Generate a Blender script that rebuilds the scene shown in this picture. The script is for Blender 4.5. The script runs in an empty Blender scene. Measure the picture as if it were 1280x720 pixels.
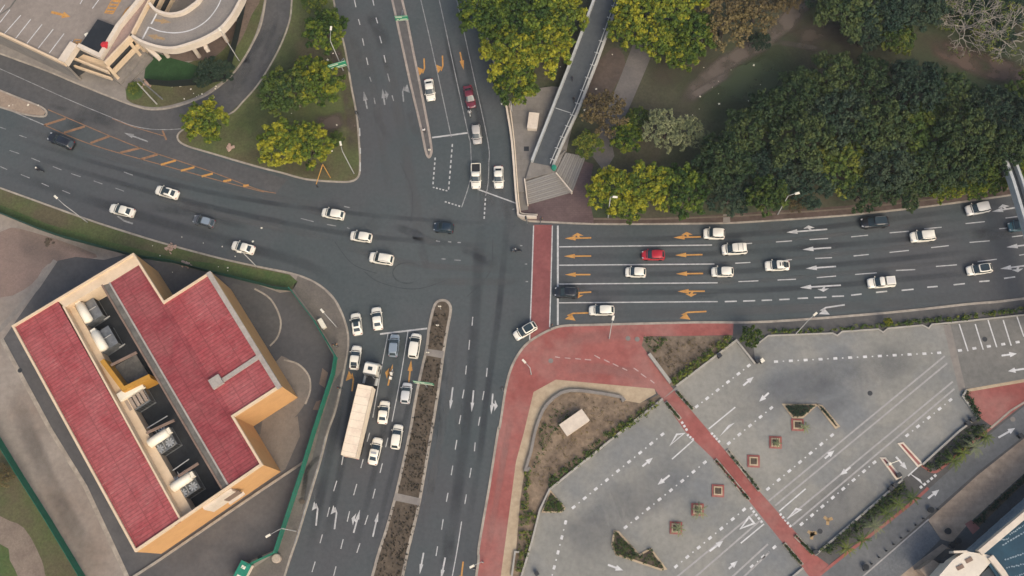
import bpy, bmesh, math, random
import numpy as np
from mathutils import Vector, Matrix
R = math.radians
random.seed(7); rng = np.random.default_rng(7)
scene = bpy.context.scene
col = scene.collection

# ---------------------------------------------------------------- camera, world, sun, exposure
FOC, NAD, CAMH = 1300.0, (708.0, 728.0), 174.0
_d = Vector((NAD[0]-640, -(NAD[1]-360), -FOC)).normalized()
_zw = -_d
_xw = (Vector((1, 0, 0)) - _d*_d.x).normalized()
_yw = _zw.cross(_xw)
CM = Matrix((_xw, _yw, _zw))                  # camera axes -> world axes
cam = bpy.data.objects.new('camera', bpy.data.cameras.new('camera'))
cam.matrix_world = Matrix.Translation((0, 0, CAMH)) @ CM.to_4x4()
cam.data.sensor_width = 36.0
cam.data.lens = 36.0*FOC/1280.0
cam.data.clip_start = 1.0; cam.data.clip_end = 6000.0
col.objects.link(cam); scene.camera = cam

SUN_EL, SUN_AZ = R(46), R(148)                # azimuth clockwise from +Y
world = bpy.data.worlds.new('World'); scene.world = world; world.use_nodes = True
wn = world.node_tree.nodes; wl = world.node_tree.links
bg = wn['Background']
sky = wn.new('ShaderNodeTexSky'); sky.sky_type = 'NISHITA'; sky.sun_disc = False
sky.sun_elevation = SUN_EL; sky.sun_rotation = SUN_AZ
sky.air_density = 1.0; sky.dust_density = 4.0; sky.ozone_density = 1.0
wl.new(sky.outputs[0], bg.inputs[0]); bg.inputs[1].default_value = 0.138
sun = bpy.data.objects.new('sun', bpy.data.lights.new('sun', 'SUN'))
sun.data.energy = 1.35; sun.data.angle = R(38); sun.data.color = (1.0, 0.87, 0.66)
_sd = Vector((math.sin(SUN_AZ)*math.cos(SUN_EL), math.cos(SUN_AZ)*math.cos(SUN_EL), math.sin(SUN_EL)))
sun.rotation_euler = _sd.to_track_quat('Z', 'Y').to_euler(); sun.location = (0, 0, 120)
col.objects.link(sun)
scene.view_settings.view_transform = 'Standard'; scene.view_settings.look = 'None'
scene.view_settings.exposure = 0.5; scene.view_settings.gamma = 1.0

# ---------------------------------------------------------------- helpers
def P(px, py, z=0.0):
    """the world point at height z that the photograph shows at pixel (px, py)"""
    v = CM @ Vector((px-640, -(py-360), -FOC))
    t = (z-CAMH)/v.z
    return Vector((v.x*t, v.y*t, z))

def PL(pts, z=0.0): return [P(a, b, z) for a, b in pts]

def smooth(pts, n=5, closed=False):
    pts = [Vector(p) for p in pts]; out = []; m = len(pts)
    rngk = range(m) if closed else range(m-1)
    for i in rngk:
        if closed: p0, p1, p2, p3 = pts[i-1], pts[i], pts[(i+1) % m], pts[(i+2) % m]
        else: p0, p1, p2, p3 = pts[max(i-1, 0)], pts[i], pts[i+1], pts[min(i+2, m-1)]
        for k in range(n):
            t = k/n
            out.append(0.5*((2*p1)+(p2-p0)*t+(2*p0-5*p1+4*p2-p3)*t*t+(3*p1-p0-3*p2+p3)*t**3))
    if not closed: out.append(pts[-1])
    return [tuple(o) for o in out]

def M(name, c1, c2=None, s=0.15, grain=0.12, s3=3.0, rough=0.85, bump=0.0, metal=0.0, lo=0.38, hi=0.62,
      tile=None, rot=0.0, spec=0.35, coat=0.0, c3=None, s4=0.05, streak=None):
    m = bpy.data.materials.new(name); m.use_nodes = True
    nt = m.node_tree; N = nt.nodes; L = nt.links; b = N['Principled BSDF']
    b.inputs['Roughness'].default_value = rough; b.inputs['Metallic'].default_value = metal
    b.inputs['Specular IOR Level'].default_value = spec
    if coat: b.inputs['Coat Weight'].default_value = coat; b.inputs['Coat Roughness'].default_value = 0.08
    tc = N.new('ShaderNodeTexCoord'); c2 = c2 or c1
    def noise(sc, det=5, ro=0.6):
        n = N.new('ShaderNodeTexNoise'); n.inputs['Scale'].default_value = sc
        n.inputs['Detail'].default_value = det; n.inputs['Roughness'].default_value = ro
        L.new(tc.outputs['Object'], n.inputs['Vector']); return n.outputs[0]
    def ramp(src, a, c):
        r = N.new('ShaderNodeMapRange'); r.inputs[1].default_value = a; r.inputs[2].default_value = c
        L.new(src, r.inputs[0]); return r.outputs[0]
    def mix(fac, a, c, mode='MIX'):
        x = N.new('ShaderNodeMix'); x.data_type = 'RGBA'; x.blend_type = mode
        if hasattr(fac, 'links'): L.new(fac, x.inputs[0])
        else: x.inputs[0].default_value = fac
        for sock, v in ((x.inputs[6], a), (x.inputs[7], c)):
            if hasattr(v, 'links'): L.new(v, sock)
            else: sock.default_value = (*v, 1)
        return x.outputs[2]
    out = mix(ramp(noise(s), lo, hi), c1, c2)
    if c3: out = mix(ramp(noise(s4, 4), 0.45, 0.62), out, c3)
    if streak:
        srot, sx, sy, sc_, slo, shi = streak
        mp2 = N.new('ShaderNodeMapping'); mp2.vector_type = 'TEXTURE'; mp2.inputs['Rotation'].default_value = (0, 0, srot)
        mp2.inputs['Scale'].default_value = (1/sx, 1/sy, 1); L.new(tc.outputs['Object'], mp2.inputs[0])
        n2 = N.new('ShaderNodeTexNoise'); n2.inputs['Scale'].default_value = 1.0; n2.inputs['Detail'].default_value = 4; L.new(mp2.outputs[0], n2.inputs['Vector'])
        out = mix(ramp(n2.outputs[0], slo, shi), out, sc_)
    if grain:
        g = ramp(noise(s3, 4, 0.7), 0.3, 0.7)
        out = mix(grain, out, mix(g, (0.25,)*3, (1.75,)*3), 'MULTIPLY') if False else mix(1.0, out, mix(g, (1-grain,)*3, (1+grain,)*3), 'MULTIPLY')
    if tile:
        tw, th, dark, mort = tile[:4]
        mp = N.new('ShaderNodeMapping'); mp.inputs['Rotation'].default_value = (0, 0, rot)
        L.new(tc.outputs['Object'], mp.inputs[0])
        bt = N.new('ShaderNodeTexBrick'); bt.inputs['Scale'].default_value = 1.0
        bt.offset = tile[4] if len(tile) > 4 else .5
        bt.inputs['Brick Width'].default_value = tw; bt.inputs['Row Height'].default_value = th
        bt.inputs['Mortar Size'].default_value = mort; bt.inputs['Mortar Smooth'].default_value = 0.3
        bt.inputs['Color1'].default_value = (1.06, 1.06, 1.06, 1); bt.inputs['Color2'].default_value = (0.92, 0.92, 0.92, 1)
        bt.inputs['Mortar'].default_value = (dark, dark, dark, 1)
        L.new(mp.outputs[0], bt.inputs[0])
        out = mix(1.0, out, bt.outputs[0], 'MULTIPLY')
    L.new(out, b.inputs['Base Color'])
    if bump:
        bp = N.new('ShaderNodeBump'); bp.inputs['Strength'].default_value = bump; bp.inputs['Distance'].default_value = 0.05
        L.new(noise(s3*2, 3), bp.inputs['Height']); L.new(bp.outputs[0], b.inputs['Normal'])
    return m

def leafmat(name, ca, cb, cc):
    """leaves: three clump colours picked by the mesh's own tint attribute"""
    m = bpy.data.materials.new(name); m.use_nodes = True
    nt = m.node_tree; N = nt.nodes; L = nt.links; b = N['Principled BSDF']
    b.inputs['Roughness'].default_value = 0.7; b.inputs['Specular IOR Level'].default_value = 0.15
    a = N.new('ShaderNodeAttribute'); a.attribute_name = 'tint'
    r = N.new('ShaderNodeValToRGB'); e = r.color_ramp.elements
    e[0].position = 0.0; e[0].color = (*ca, 1); e[1].position = 1.0; e[1].color = (*cc, 1)
    k = e.new(0.5); k.color = (*cb, 1)
    oi = N.new('ShaderNodeObjectInfo'); ad = N.new('ShaderNodeMath'); ad.operation = 'MULTIPLY_ADD'
    L.new(oi.outputs['Random'], ad.inputs[0]); ad.inputs[1].default_value = 0.50
    sb = N.new('ShaderNodeMath'); sb.operation = 'SUBTRACT'; sb.inputs[1].default_value = 0.25
    L.new(a.outputs['Fac'], sb.inputs[0]); L.new(sb.outputs[0], ad.inputs[2])
    L.new(ad.outputs[0], r.inputs[0]); L.new(r.outputs[0], b.inputs['Base Color'])
    return m

def streakmat(name, c, strength, sc=0.25):
    """soft-edged worn strip on the road surface; v runs across the strip"""
    m = bpy.data.materials.new(name); m.use_nodes = True
    nt = m.node_tree; N = nt.nodes; L = nt.links; b = N['Principled BSDF']
    b.inputs['Base Color'].default_value = (*c, 1); b.inputs['Roughness'].default_value = 0.8
    uv = N.new('ShaderNodeUVMap'); sp = N.new('ShaderNodeSeparateXYZ'); L.new(uv.outputs[0], sp.inputs[0])
    def edge(o):
        q = N.new('ShaderNodeMath'); q.operation = 'PINGPONG'; q.inputs[1].default_value = 0.5
        L.new(o, q.inputs[0])
        r = N.new('ShaderNodeMapRange'); r.interpolation_type = 'SMOOTHSTEP'
        r.inputs[1].default_value = 0.0; r.inputs[2].default_value = 0.35; L.new(q.outputs[0], r.inputs[0]); return r.outputs[0]
    tc = N.new('ShaderNodeTexCoord'); n = N.new('ShaderNodeTexNoise'); n.inputs['Scale'].default_value = sc; n.inputs['Detail'].default_value = 5
    L.new(tc.outputs['Object'], n.inputs['Vector'])
    mr = N.new('ShaderNodeMapRange'); mr.inputs[1].default_value = 0.25; mr.inputs[2].default_value = 0.7; L.new(n.outputs[0], mr.inputs[0])
    x = mr.outputs[0]
    for o in (edge(sp.outputs[0]), edge(sp.outputs[1])):
        k = N.new('ShaderNodeMath'); k.operation = 'MULTIPLY'; L.new(x, k.inputs[0]); L.new(o, k.inputs[1]); x = k.outputs[0]
    k = N.new('ShaderNodeMath'); k.operation = 'MULTIPLY'; L.new(x, k.inputs[0]); k.inputs[1].default_value = strength
    L.new(k.outputs[0], b.inputs['Alpha'])
    return m

class MB:
    """collects shapes into one mesh"""
    def __init__(s): s.v = []; s.f = []; s.m = []; s.cur = 0; s.uv = {}
    def add(s, vs, fs):
        o = len(s.v); s.v += [tuple(x) for x in vs]
        for f in fs: s.f.append(tuple(i+o for i in f)); s.m.append(s.cur)
        return s
    def box(s, c, d, rz=0.0, taper=1.0):
        x, y, z = d[0]/2, d[1]/2, d[2]/2; cs, sn = math.cos(rz), math.sin(rz); vs = []
        for k, q in ((-1, 1.0), (1, taper)):
            for a, b in ((-1, -1), (1, -1), (1, 1), (-1, 1)):
                X, Y = a*x*q, b*y*q
                vs.append((c[0]+X*cs-Y*sn, c[1]+X*sn+Y*cs, c[2]+k*z))
        return s.add(vs, [(3, 2, 1, 0), (4, 5, 6, 7), (0, 1, 5, 4), (1, 2, 6, 5), (2, 3, 7, 6), (3, 0, 4, 7)])
    def tube(s, pts, rad, n=8, cap=True):
        pts = [Vector(p) for p in pts]; rad = rad if isinstance(rad, (list, tuple)) else [rad]*len(pts); vs = []
        for i, p in enumerate(pts):
            d = (pts[min(i+1, len(pts)-1)]-pts[max(i-1, 0)]).normalized()
            u = d.cross(Vector((0, 0, 1))) if abs(d.z) < 0.95 else d.cross(Vector((1, 0, 0)))
            u.normalize(); w = d.cross(u)
            vs += [p+(u*math.cos(2*math.pi*k/n)+w*math.sin(2*math.pi*k/n))*rad[i] for k in range(n)]
        fs = [(i*n+k, i*n+(k+1) % n, (i+1)*n+(k+1) % n, (i+1)*n+k) for i in range(len(pts)-1) for k in range(n)]
        if cap: fs += [tuple(range(n-1, -1, -1)), tuple(range((len(pts)-1)*n, len(pts)*n))]
        return s.add(vs, fs)
    def prism(s, pts, z0, z1, top=True, bottom=False):
        """upright prism over a world outline; tops of any shape"""
        pts = [Vector((p[0], p[1], 0)) for p in pts]; n = len(pts)
        a = sum(pts[i].x*pts[(i+1) % n].y-pts[(i+1) % n].x*pts[i].y for i in range(n))
        if a < 0: pts.reverse()
        vs = [(p.x, p.y, z0) for p in pts]+[(p.x, p.y, z1) for p in pts]
        fs = [(i, (i+1) % n, n+(i+1) % n, n+i) for i in range(n)]
        if top: fs.append(tuple(range(n, 2*n)))
        if bottom: fs.append(tuple(range(n-1, -1, -1)))
        return s.add(vs, fs)
    def sheet(s, pts):
        n = len(pts); a = sum(pts[i][0]*pts[(i+1) % n][1]-pts[(i+1) % n][0]*pts[i][1] for i in range(n))
        if a < 0: pts = list(reversed(pts))
        return s.add(pts, [tuple(range(n))])
    def strip(s, pts, w, closed=False, lift=0.0, off=0.0, uv=False):
        """flat ribbon of width w along world points, shifted sideways by off (left positive)"""
        pts = [Vector(p) for p in pts]; n = len(pts); vs = []; ln = 0; lens = []
        for i in range(n):
            a = pts[i-1] if (i or closed) else pts[0]; b = pts[(i+1) % n] if (i < n-1 or closed) else pts[-1]
            d1 = (pts[i]-a); d2 = (b-pts[i]); d1.z = d2.z = 0
            if d1.length < 1e-6: d1 = d2
            if d2.length < 1e-6: d2 = d1
            d1 = d1.normalized(); d2 = d2.normalized()
            nn = Vector((-d1.y-d2.y, d1.x+d2.x, 0))
            nn = nn.normalized() if nn.length > 1e-6 else Vector((-d1.y, d1.x, 0))
            k = 1/max(0.5, nn.dot(Vector((-d1.y, d1.x, 0))))
            for q in (off-w/2, off+w/2):
                p = pts[i]+nn*q*k; vs.append((p.x, p.y, p.z+lift))
            if i: ln += (pts[i]-pts[i-1]).length
            lens.append(ln)
        m = n if closed else n-1; o = len(s.v)
        s.add(vs, [(2*i, 2*((i+1) % n), 2*((i+1) % n)+1, 2*i+1) for i in range(m)])
        if uv:
            for i in range(n):
                for q in (0, 1): s.uv[o+2*i+q] = (lens[i]/max(ln, 1e-6), float(q))
        return s
    def wall(s, pts, t, z0, z1, closed=False, off=0.0):
        """solid wall of thickness t along world points"""
        k = MB().strip([(p[0], p[1], 0) for p in pts], t, closed, off=off); n = len(k.v)//2; vs = []
        for i in range(n):
            r, l = k.v[2*i], k.v[2*i+1]
            za = z0[i] if isinstance(z0, list) else z0; zb = z1[i] if isinstance(z1, list) else z1
            vs += [(r[0], r[1], za), (l[0], l[1], za), (l[0], l[1], zb), (r[0], r[1], zb)]
        fs = []
        for i in range(n if closed else n-1):
            a = 4*i; b = 4*((i+1) % n)
            fs += [(a, b, b+3, a+3), (a+3, b+3, b+2, a+2), (a+2, b+2, b+1, a+1), (a+1, b+1, b, a)]
        if not closed: fs += [(0, 3, 2, 1), (4*n-4, 4*n-3, 4*n-2, 4*n-1)]
        return s.add(vs, fs)
    def build(s, name, mat, parent=None, sm=False, off=None):
        me = bpy.data.meshes.new(name)
        vs = [(v[0]-off[0], v[1]-off[1], v[2]-off[2]) for v in s.v] if off is not None else s.v
        me.from_pydata(vs, [], s.f)
        mats = mat if isinstance(mat, (list, tuple)) else [mat]
        for x in mats: me.materials.append(x)
        if len(mats) > 1: me.polygons.foreach_set('material_index', s.m)
        if s.uv:
            u = me.uv_layers.new(name='UVMap')
            for lp in me.loops: u.data[lp.index].uv = s.uv.get(lp.vertex_index, (0, 0))
        if any(len(f) > 4 for f in s.f):
            bm = bmesh.new(); bm.from_mesh(me)
            bmesh.ops.triangulate(bm, faces=[f for f in bm.faces if len(f.verts) > 4], ngon_method='EAR_CLIP')
            bm.to_mesh(me); bm.free()
        if sm: me.polygons.foreach_set('use_smooth', [True]*len(me.polygons))
        me.update()
        o = bpy.data.objects.new(name, me); col.objects.link(o)
        if parent: o.parent = parent
        return o

def tag(o, label=None, cat=None, group=None, kind=None):
    for k, v in (('label', label), ('category', cat), ('group', group), ('kind', kind)):
        if v: o[k] = v
    return o
def thing(name, label, cat, loc=(0, 0, 0), rz=0.0, group=None):
    o = bpy.data.objects.new(name, None); col.objects.link(o); o.empty_display_size = 0.3
    o.location = loc; o.rotation_euler = (0, 0, rz)
    return tag(o, label, cat, group)
def structure(name, mb, mat, **k):
    return tag(mb.build(name, mat, **k), kind='structure')
KIDS = {}
def copy_tree(o, parent=None):
    c = o.copy(); col.objects.link(c)
    if parent: c.parent = parent
    for ch in list(o.children): copy_tree(ch, c)
    return c
def heading(front, rear, z=0.6):
    a, b = P(*front, z), P(*rear, z); d = a-b
    return (a+b)/2, math.atan2(d.y, d.x), d.length

# ---------------------------------------------------------------- materials
asphalt = M('asphalt', (.057, .069, .070), (.072, .081, .081), s=.06, grain=.12, s3=1.6, rough=.8, bump=.15, c3=(.068, .070, .072), s4=.03)
asphalt_old = M('asphalt_old', (.070, .070, .070), (.086, .083, .080), s=.12, grain=.16, s3=1.3, rough=.88)
asphalt_walk = M('asphalt_walk', (.075, .073, .070), (.095, .09, .083), s=.2, grain=.15, s3=1.5, rough=.9)
yard_conc = M('yard_concrete', (.29, .25, .21), (.225, .196, .168), s=.09, grain=.14, s3=.9, rough=.92, c3=(.23, .185, .15), s4=.06)
concrete = M('concrete', (.19, .17, .15), (.235, .21, .18), s=.3, grain=.12, s3=1.5, rough=.9)
kerb_m = M('kerb_concrete', (.26, .225, .185), (.35, .305, .245), s=.5, grain=.2, s3=1.2, rough=.9)
lot_conc = M('lot_paving', (.205, .200, .176), (.258, .246, .212), s=.07, grain=.12, s3=1.2, rough=.9, c3=(.170, .175, .172), s4=.05)
lot_dark = M('lot_dark_paving', (.140, .136, .122), (.168, .16, .142), s=.2, grain=.14, s3=1.1, rough=.9)
red_pave = M('red_paving', (.245, .072, .060), (.30, .10, .084), s=.14, grain=.14, s3=1.0, rough=.85, c3=(.285, .125, .105), s4=.10)
red_dark = M('brick_paving', (.095, .062, .060), (.122, .082, .076), s=.2, grain=.12, s3=1.2, rough=.9, tile=(.8, .4, .85, .04))
tan_pave = M('tan_paving', (.36, .27, .175), (.42, .33, .22), s=.3, grain=.1, s3=1.2, rough=.9)
walk_tan = M('tan_brick_paving', (.31, .235, .17), (.37, .285, .205), s=.25, grain=.14, s3=1.0, rough=.9, tile=(1.2, .6, .94, .05))
grass = M('grass', (.072, .090, .031), (.092, .099, .038), s=.16, grain=.25, s3=2.5, rough=.95, bump=.4, c3=(.092, .078, .042), s4=.09)
lawn = M('lawn', (.056, .092, .026), (.074, .094, .032), s=.4, grain=.22, s3=2.5, rough=.95, bump=.4)
park = M('park_ground', (.058, .060, .034), (.075, .066, .043), s=.07, grain=.22, s3=2.0, rough=.95, bump=.3, c3=(.048, .062, .030), s4=.045)
soil = M('soil', (.072, .056, .04), (.105, .08, .056), s=.5, grain=.3, s3=2.2, rough=.95, bump=.5)
soil_dry = M('dry_soil', (.225, .165, .11), (.14, .102, .07), s=.35, grain=.3, s3=1.6, rough=.95, bump=.5)
trail_m = M('trail_soil', (.072, .055, .045), (.088, .066, .052), s=.4, grain=.2, s3=1.5, rough=.95)
brown_strip = M('brown_strip', (.072, .05, .04), (.1, .072, .058), s=.4, grain=.2, s3=1.2, rough=.95)
white_paint = M('white_paint', (.36, .355, .34), (.50, .485, .46), s=1.2, grain=.2, s3=4, rough=.7)
worn_paint = M('worn_paint', (.17, .17, .17), (.30, .295, .28), s=1.0, grain=.25, s3=3, rough=.8)
yellow_paint = M('yellow_paint', (.42, .20, .05), (.50, .26, .07), s=1.2, grain=.2, s3=4, rough=.7)
yellow_worn = M('yellow_worn_paint', (.20, .115, .065), (.27, .145, .075), s=.8, grain=.25, s3=3, rough=.8)
lot_paint = M('lot_paint', (.60, .59, .57), (.48, .47, .455), s=1.5, grain=.12, s3=4, rough=.75)
lot_faint = M('lot_faint_paint', (.30, .285, .27), (.345, .33, .31), s=1.5, grain=.1, s3=4, rough=.8)
cream = M('cream_plaster', (.58, .44, .29), (.64, .49, .33), s=.4, grain=.06, s3=1.5, rough=.8)
cream_pale = M('pale_plaster', (.56, .47, .37), (.62, .53, .42), s=.4, grain=.07, s3=1.5, rough=.8)
orange_wall = M('orange_wall', (.56, .31, .125), (.52, .285, .115), s=.3, grain=.05, s3=.8, rough=.85)
BROT = R(0)
dark_conc = M('dark_concrete', (.095, .09, .08), (.145, .132, .113), s=.5, grain=.25, s3=1.2, rough=.9)
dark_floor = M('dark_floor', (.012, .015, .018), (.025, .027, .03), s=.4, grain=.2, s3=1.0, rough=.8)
white_metal = M('white_metal', (.72, .66, .52), (.76, .70, .57), s=1, grain=.05, rough=.5)
grey_metal = M('grey_metal', (.16, .17, .175), (.22, .225, .225), s=1, grain=.15, s3=3, rough=.55, metal=.4)
pale_metal = M('pale_metal', (.33, .325, .30), (.38, .37, .34), s=1.5, grain=.08, s3=3, rough=.5)
dark_metal = M('dark_metal', (.025, .027, .03), (.04, .042, .045), s=1, grain=.2, s3=3, rough=.6)
brown_wall = M('brown_coping', (.17, .115, .085), (.22, .15, .11), s=.6, grain=.15, rough=.85)
mustard = M('mustard_plaster', (.44, .22, .03), (.39, .19, .028), s=.5, grain=.1, rough=.8)
black_roof = M('black_membrane', (.010, .013, .017), (.016, .019, .023), s=.5, grain=.2, s3=1.5, rough=.75)
red_m = M('red_plastic', (.5, .03, .035), rough=.5)
green_fence = M('green_fence_paint', (.012, .17, .105), (.018, .21, .135), s=.5, grain=.12, s3=2, rough=.6)
dark_fence = M('dark_fence_paint', (.010, .016, .014), (.015, .021, .018), s=.5, grain=.15, rough=.7)
green_sign = M('green_sign_face', (.015, .20, .10), (.018, .23, .12), s=.8, grain=.05, rough=.5)
bluegrey = M('bridge_deck_surface', (.056, .064, .070), (.07, .078, .082), s=.3, grain=.12, s3=1.5, rough=.8)
rail_m = M('bridge_rail_paint', (.35, .36, .345), (.41, .415, .395), s=1, grain=.1, rough=.6)
plaza_m = M('plaza_paving', (.165, .15, .13), (.205, .185, .16), s=.25, grain=.1, s3=1.5, rough=.9, tile=(1.2, 1.2, .9, .05))
step_edge = M('step_edge', (.255, .237, .21), (.225, .21, .187), s=.8, grain=.1, rough=.9)
step_m = M('step_concrete', (.165, .152, .135), (.195, .18, .158), s=.8, grain=.12, rough=.9)
blue_roof = M('blue_glazing', (.008, .036, .056), (.012, .05, .073), s=.3, grain=.15, s3=.8, rough=.25, spec=.6)
glass = M('dark_glass', (.024, .037, .042), (.03, .045, .05), grain=0, rough=.12, spec=.6)
tyre = M('tyre_rubber', (.012, .012, .013), rough=.8, grain=.1)
lens_w = M('lamp_lens', (.34, .35, .35), rough=.2, grain=0, spec=.6)
lens_r = M('tail_lens', (.30, .015, .012), rough=.25, grain=0, spec=.5)
plate_m = M('plate', (.55, .53, .45), rough=.5, grain=0)
bark = M('bark', (.085, .065, .048), (.12, .095, .07), s=2, grain=.25, s3=6, rough=.95)
pale_bark = M('pale_bark', (.24, .215, .175), (.32, .285, .235), s=1, grain=.2, s3=4, rough=.9)
leaf_y = leafmat('leaf_yellow_green', (.026, .054, .012), (.094, .134, .017), (.28, .262, .020))
leaf_m = leafmat('leaf_mid_green', (.028, .054, .016), (.064, .098, .020), (.15, .16, .026))
leaf_d = leafmat('leaf_dark_green', (.019, .039, .018), (.036, .060, .024), (.075, .095, .030))
leaf_b = leafmat('leaf_brown', (.070, .055, .028), (.115, .086, .040), (.16, .125, .05))
leaf_p = leafmat('leaf_pale_green', (.10, .12, .062), (.16, .18, .088), (.22, .23, .115))
leaf_k = leafmat('leaf_blackish_green', (.016, .034, .022), (.027, .048, .029), (.050, .070, .038))
leaf_s = leafmat('leaf_dry_dark', (.022, .020, .014), (.034, .031, .020), (.06, .05, .03))
access_m = M('access_asphalt', (.115, .118, .118), (.14, .142, .14), s=.15, grain=.14, s3=1.3, rough=.9)
verge_fence = M('dark_green_paint', (.012, .058, .040), (.016, .075, .050), s=.5, grain=.12, s3=2, rough=.6)
# the thin warm air between the camera and the ground
hm = bpy.data.materials.new('haze_air'); hm.use_nodes = True; hn = hm.node_tree
for n_ in list(hn.nodes):
    if n_.type == 'BSDF_PRINCIPLED': hn.nodes.remove(n_)
hv = hn.nodes.new('ShaderNodeVolumePrincipled'); hv.inputs['Color'].default_value = (.93, .96, .94, 1); hv.inputs['Density'].default_value = .00010
hn.links.new(hv.outputs[0], [n_ for n_ in hn.nodes if n_.type == 'OUTPUT_MATERIAL'][0].inputs['Volume'])
tag(MB().box((0, 0, 98.3), (3060, 3060, 199.0)).build('haze', hm), kind='stuff', label='thin pale haze in the air over the whole junction', cat='haze')
# ---------------------------------------------------------------- ground, roads, pavements
structure('ground', MB().sheet([(-1500, -1500, -.08), (1500, -1500, -.08), (1500, 1500, -.08), (-1500, 1500, -.08)]), park)
structure('road', MB().sheet(PL([(-250, -200), (1530, -200), (1530, 920), (-250, 920)])), asphalt)

def raised(name, pts, mat, z=.12, sm=0):
    if sm: pts = smooth(pts, sm)
    return structure(name, MB().prism(PL(pts), -.05, z), mat)
def sheet(name, pts, mat, z, sm=0, closed=True):
    if sm: pts = smooth(pts, sm, closed)
    return structure(name, MB().sheet(PL(pts, z)), mat)
def kerb(pts, side, w=.32, z=.128, sm=4, closed=False, mat=None):
    if sm: pts = smooth(pts, sm, closed)
    structure('kerb', MB().wall(PL(pts), w, -.04, z, closed, off=side*(w/2-.02)), mat or kerb_m)

# service road and the ramp side are older, greyer asphalt
sheet('service_road', [(-250, -25), (-100, 30), (0, 66), (57, 89), (100, 107), (150, 127), (190, 139), (230, 132), (270, 112), (295, 88), (317, 54), (327, 32), (333, 0), (345, -200), (380, -200), (372, 0), (368, 30), (352, 70), (330, 100), (305, 130), (288, 145), (250, 150), (222, 168), (228, 184), (262, 195), (320, 212), (360, 224), (345, 241), (265, 216), (162, 180), (60, 137), (55, 138), (0, 116), (-250, 14)], asphalt_old, .004)

K1 = [(-250, -25), (-100, 31), (0, 68), (57, 89), (100, 107), (150, 127), (170, 134), (190, 138), (217, 135), (250, 124), (270, 112), (290, 95), (305, 75), (317, 54), (327, 32), (333, 0), (340, -60), (348, -200)]
raised('pavement', K1+[(-250, -200)], concrete)
kerb(K1, 1)
K2 = [(366, -200), (366, -60), (364, 0), (361, 27), (350, 57), (335, 85), (320, 108), (303, 127), (287, 142), (250, 152), (228, 162), (221, 172), (230, 182), (262, 192), (320, 209), (352, 217), (382, 225), (415, 228), (438, 228), (449, 221), (451, 205), (450, 180), (447, 145), (440, 107), (434, 70), (429, 47), (420, 12), (418, 0), (405, -60), (380, -200)]
raised('grass_island', K2, grass, .12)
kerb(K2, 1)
def soft(name, pts, w, c, strength=1.3, z=.127, sc=.25):
    structure(name, MB().strip(PL(smooth(pts, 6), z), w, uv=True), streakmat(name+'_soft', c, strength, sc))
soft('worn_earth', [(428, 95), (436, 125), (441, 165), (440, 200)], 3.0, (.088, .066, .05)); soft('worn_earth', [(385, 150), (405, 155), (425, 150), (440, 145)], 4.5, (.08, .06, .046), z=.129)
soft('worn_earth', [(415, 50), (421, 75), (426, 100)], 3.6, (.09, .065, .05), z=.131); soft('grass_tone', [(375, 20), (362, 60), (335, 115), (300, 160), (265, 175)], 6, (.052, .075, .022), .8, .1245); soft('grass_tone', [(290, 185), (350, 205), (430, 215)], 4, (.085, .08, .035), .8, .1255)
K3 = [(-250, 14), (-120, 64), (0, 114), (30, 126), (50, 134), (57, 140), (54, 145), (30, 142), (0, 133), (-120, 96), (-250, 50)]
raised('traffic_island', K3, M('island_dirt', (.24, .18, .13), (.30, .23, .17), s=.3, grain=.15), .12)
kerb(K3, 1)
# top median
TL = [(440, -200), (470, -80), (489, 0), (500, 50), (512, 105), (525, 160), (529, 180), (532, 193)]
TR = [(540, 193), (540, 180), (532, 135), (520, 75), (510, 25), (504, 0), (485, -80), (455, -200)]
KT = TL+[(536, 198)]+TR
raised('median_strip', KT, M('median_paving', (.092, .087, .082), (.112, .102, .094), s=.5, grain=.15, s3=1.2), .12)
kerb(KT, 1, w=.42, mat=M('median_kerb', (.27, .225, .19), (.34, .285, .235), s=.5, grain=.2, s3=1.5))
# lower left land
K4 = [(-250, 144), (-100, 198), (0, 234), (50, 252), (120, 277), (200, 302), (275, 322), (320, 332), (365, 341), (390, 350), (407, 361), (420, 375), (430, 395), (436, 417), (436, 437), (432, 460), (427, 485), (420, 515), (411, 540), (402, 575), (387, 625), (372, 675), (357, 720), (300, 920)]
raised('yard', K4+[(-250, 920)], yard_conc)
kerb(K4, -1)
sheet('grass_verge', [(-250, 146), (-100, 200), (0, 236), (50, 254), (120, 279), (200, 304), (275, 324), (320, 334), (362, 343), (372, 352), (366, 362), (345, 359), (320, 353), (250, 336), (217, 327), (175, 321), (135, 311), (82, 297), (50, 286), (0, 266), (-250, 172)], grass, .126)
sheet('lawn', [(300, 333), (362, 344), (372, 352), (362, 359), (320, 352), (250, 335), (175, 320), (135, 310), (82, 296), (50, 285), (0, 265), (-40, 248), (0, 256), (60, 280), (140, 303), (230, 325)], lawn, .130)
sheet('pavement', [(372, 345), (390, 352), (405, 362), (418, 376), (428, 396), (434, 417), (434, 437), (430, 460), (425, 485), (418, 515), (409, 540), (400, 575), (385, 625), (370, 675), (355, 720), (298, 920), (262, 920), (300, 722), (346, 690), (352, 673), (380, 590), (395, 540), (419, 467), (422, 446), (395, 400), (366, 361)], M('pavement_dirt', (.115, .10, .085), (.15, .13, .107), s=.25, grain=.16), .126)
sheet('pavement', [(428, 462), (423, 488), (416, 515), (407, 540), (398, 575), (383, 625), (377, 640), (386, 590), (401, 530), (416, 480)], asphalt_walk, .132)
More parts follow.
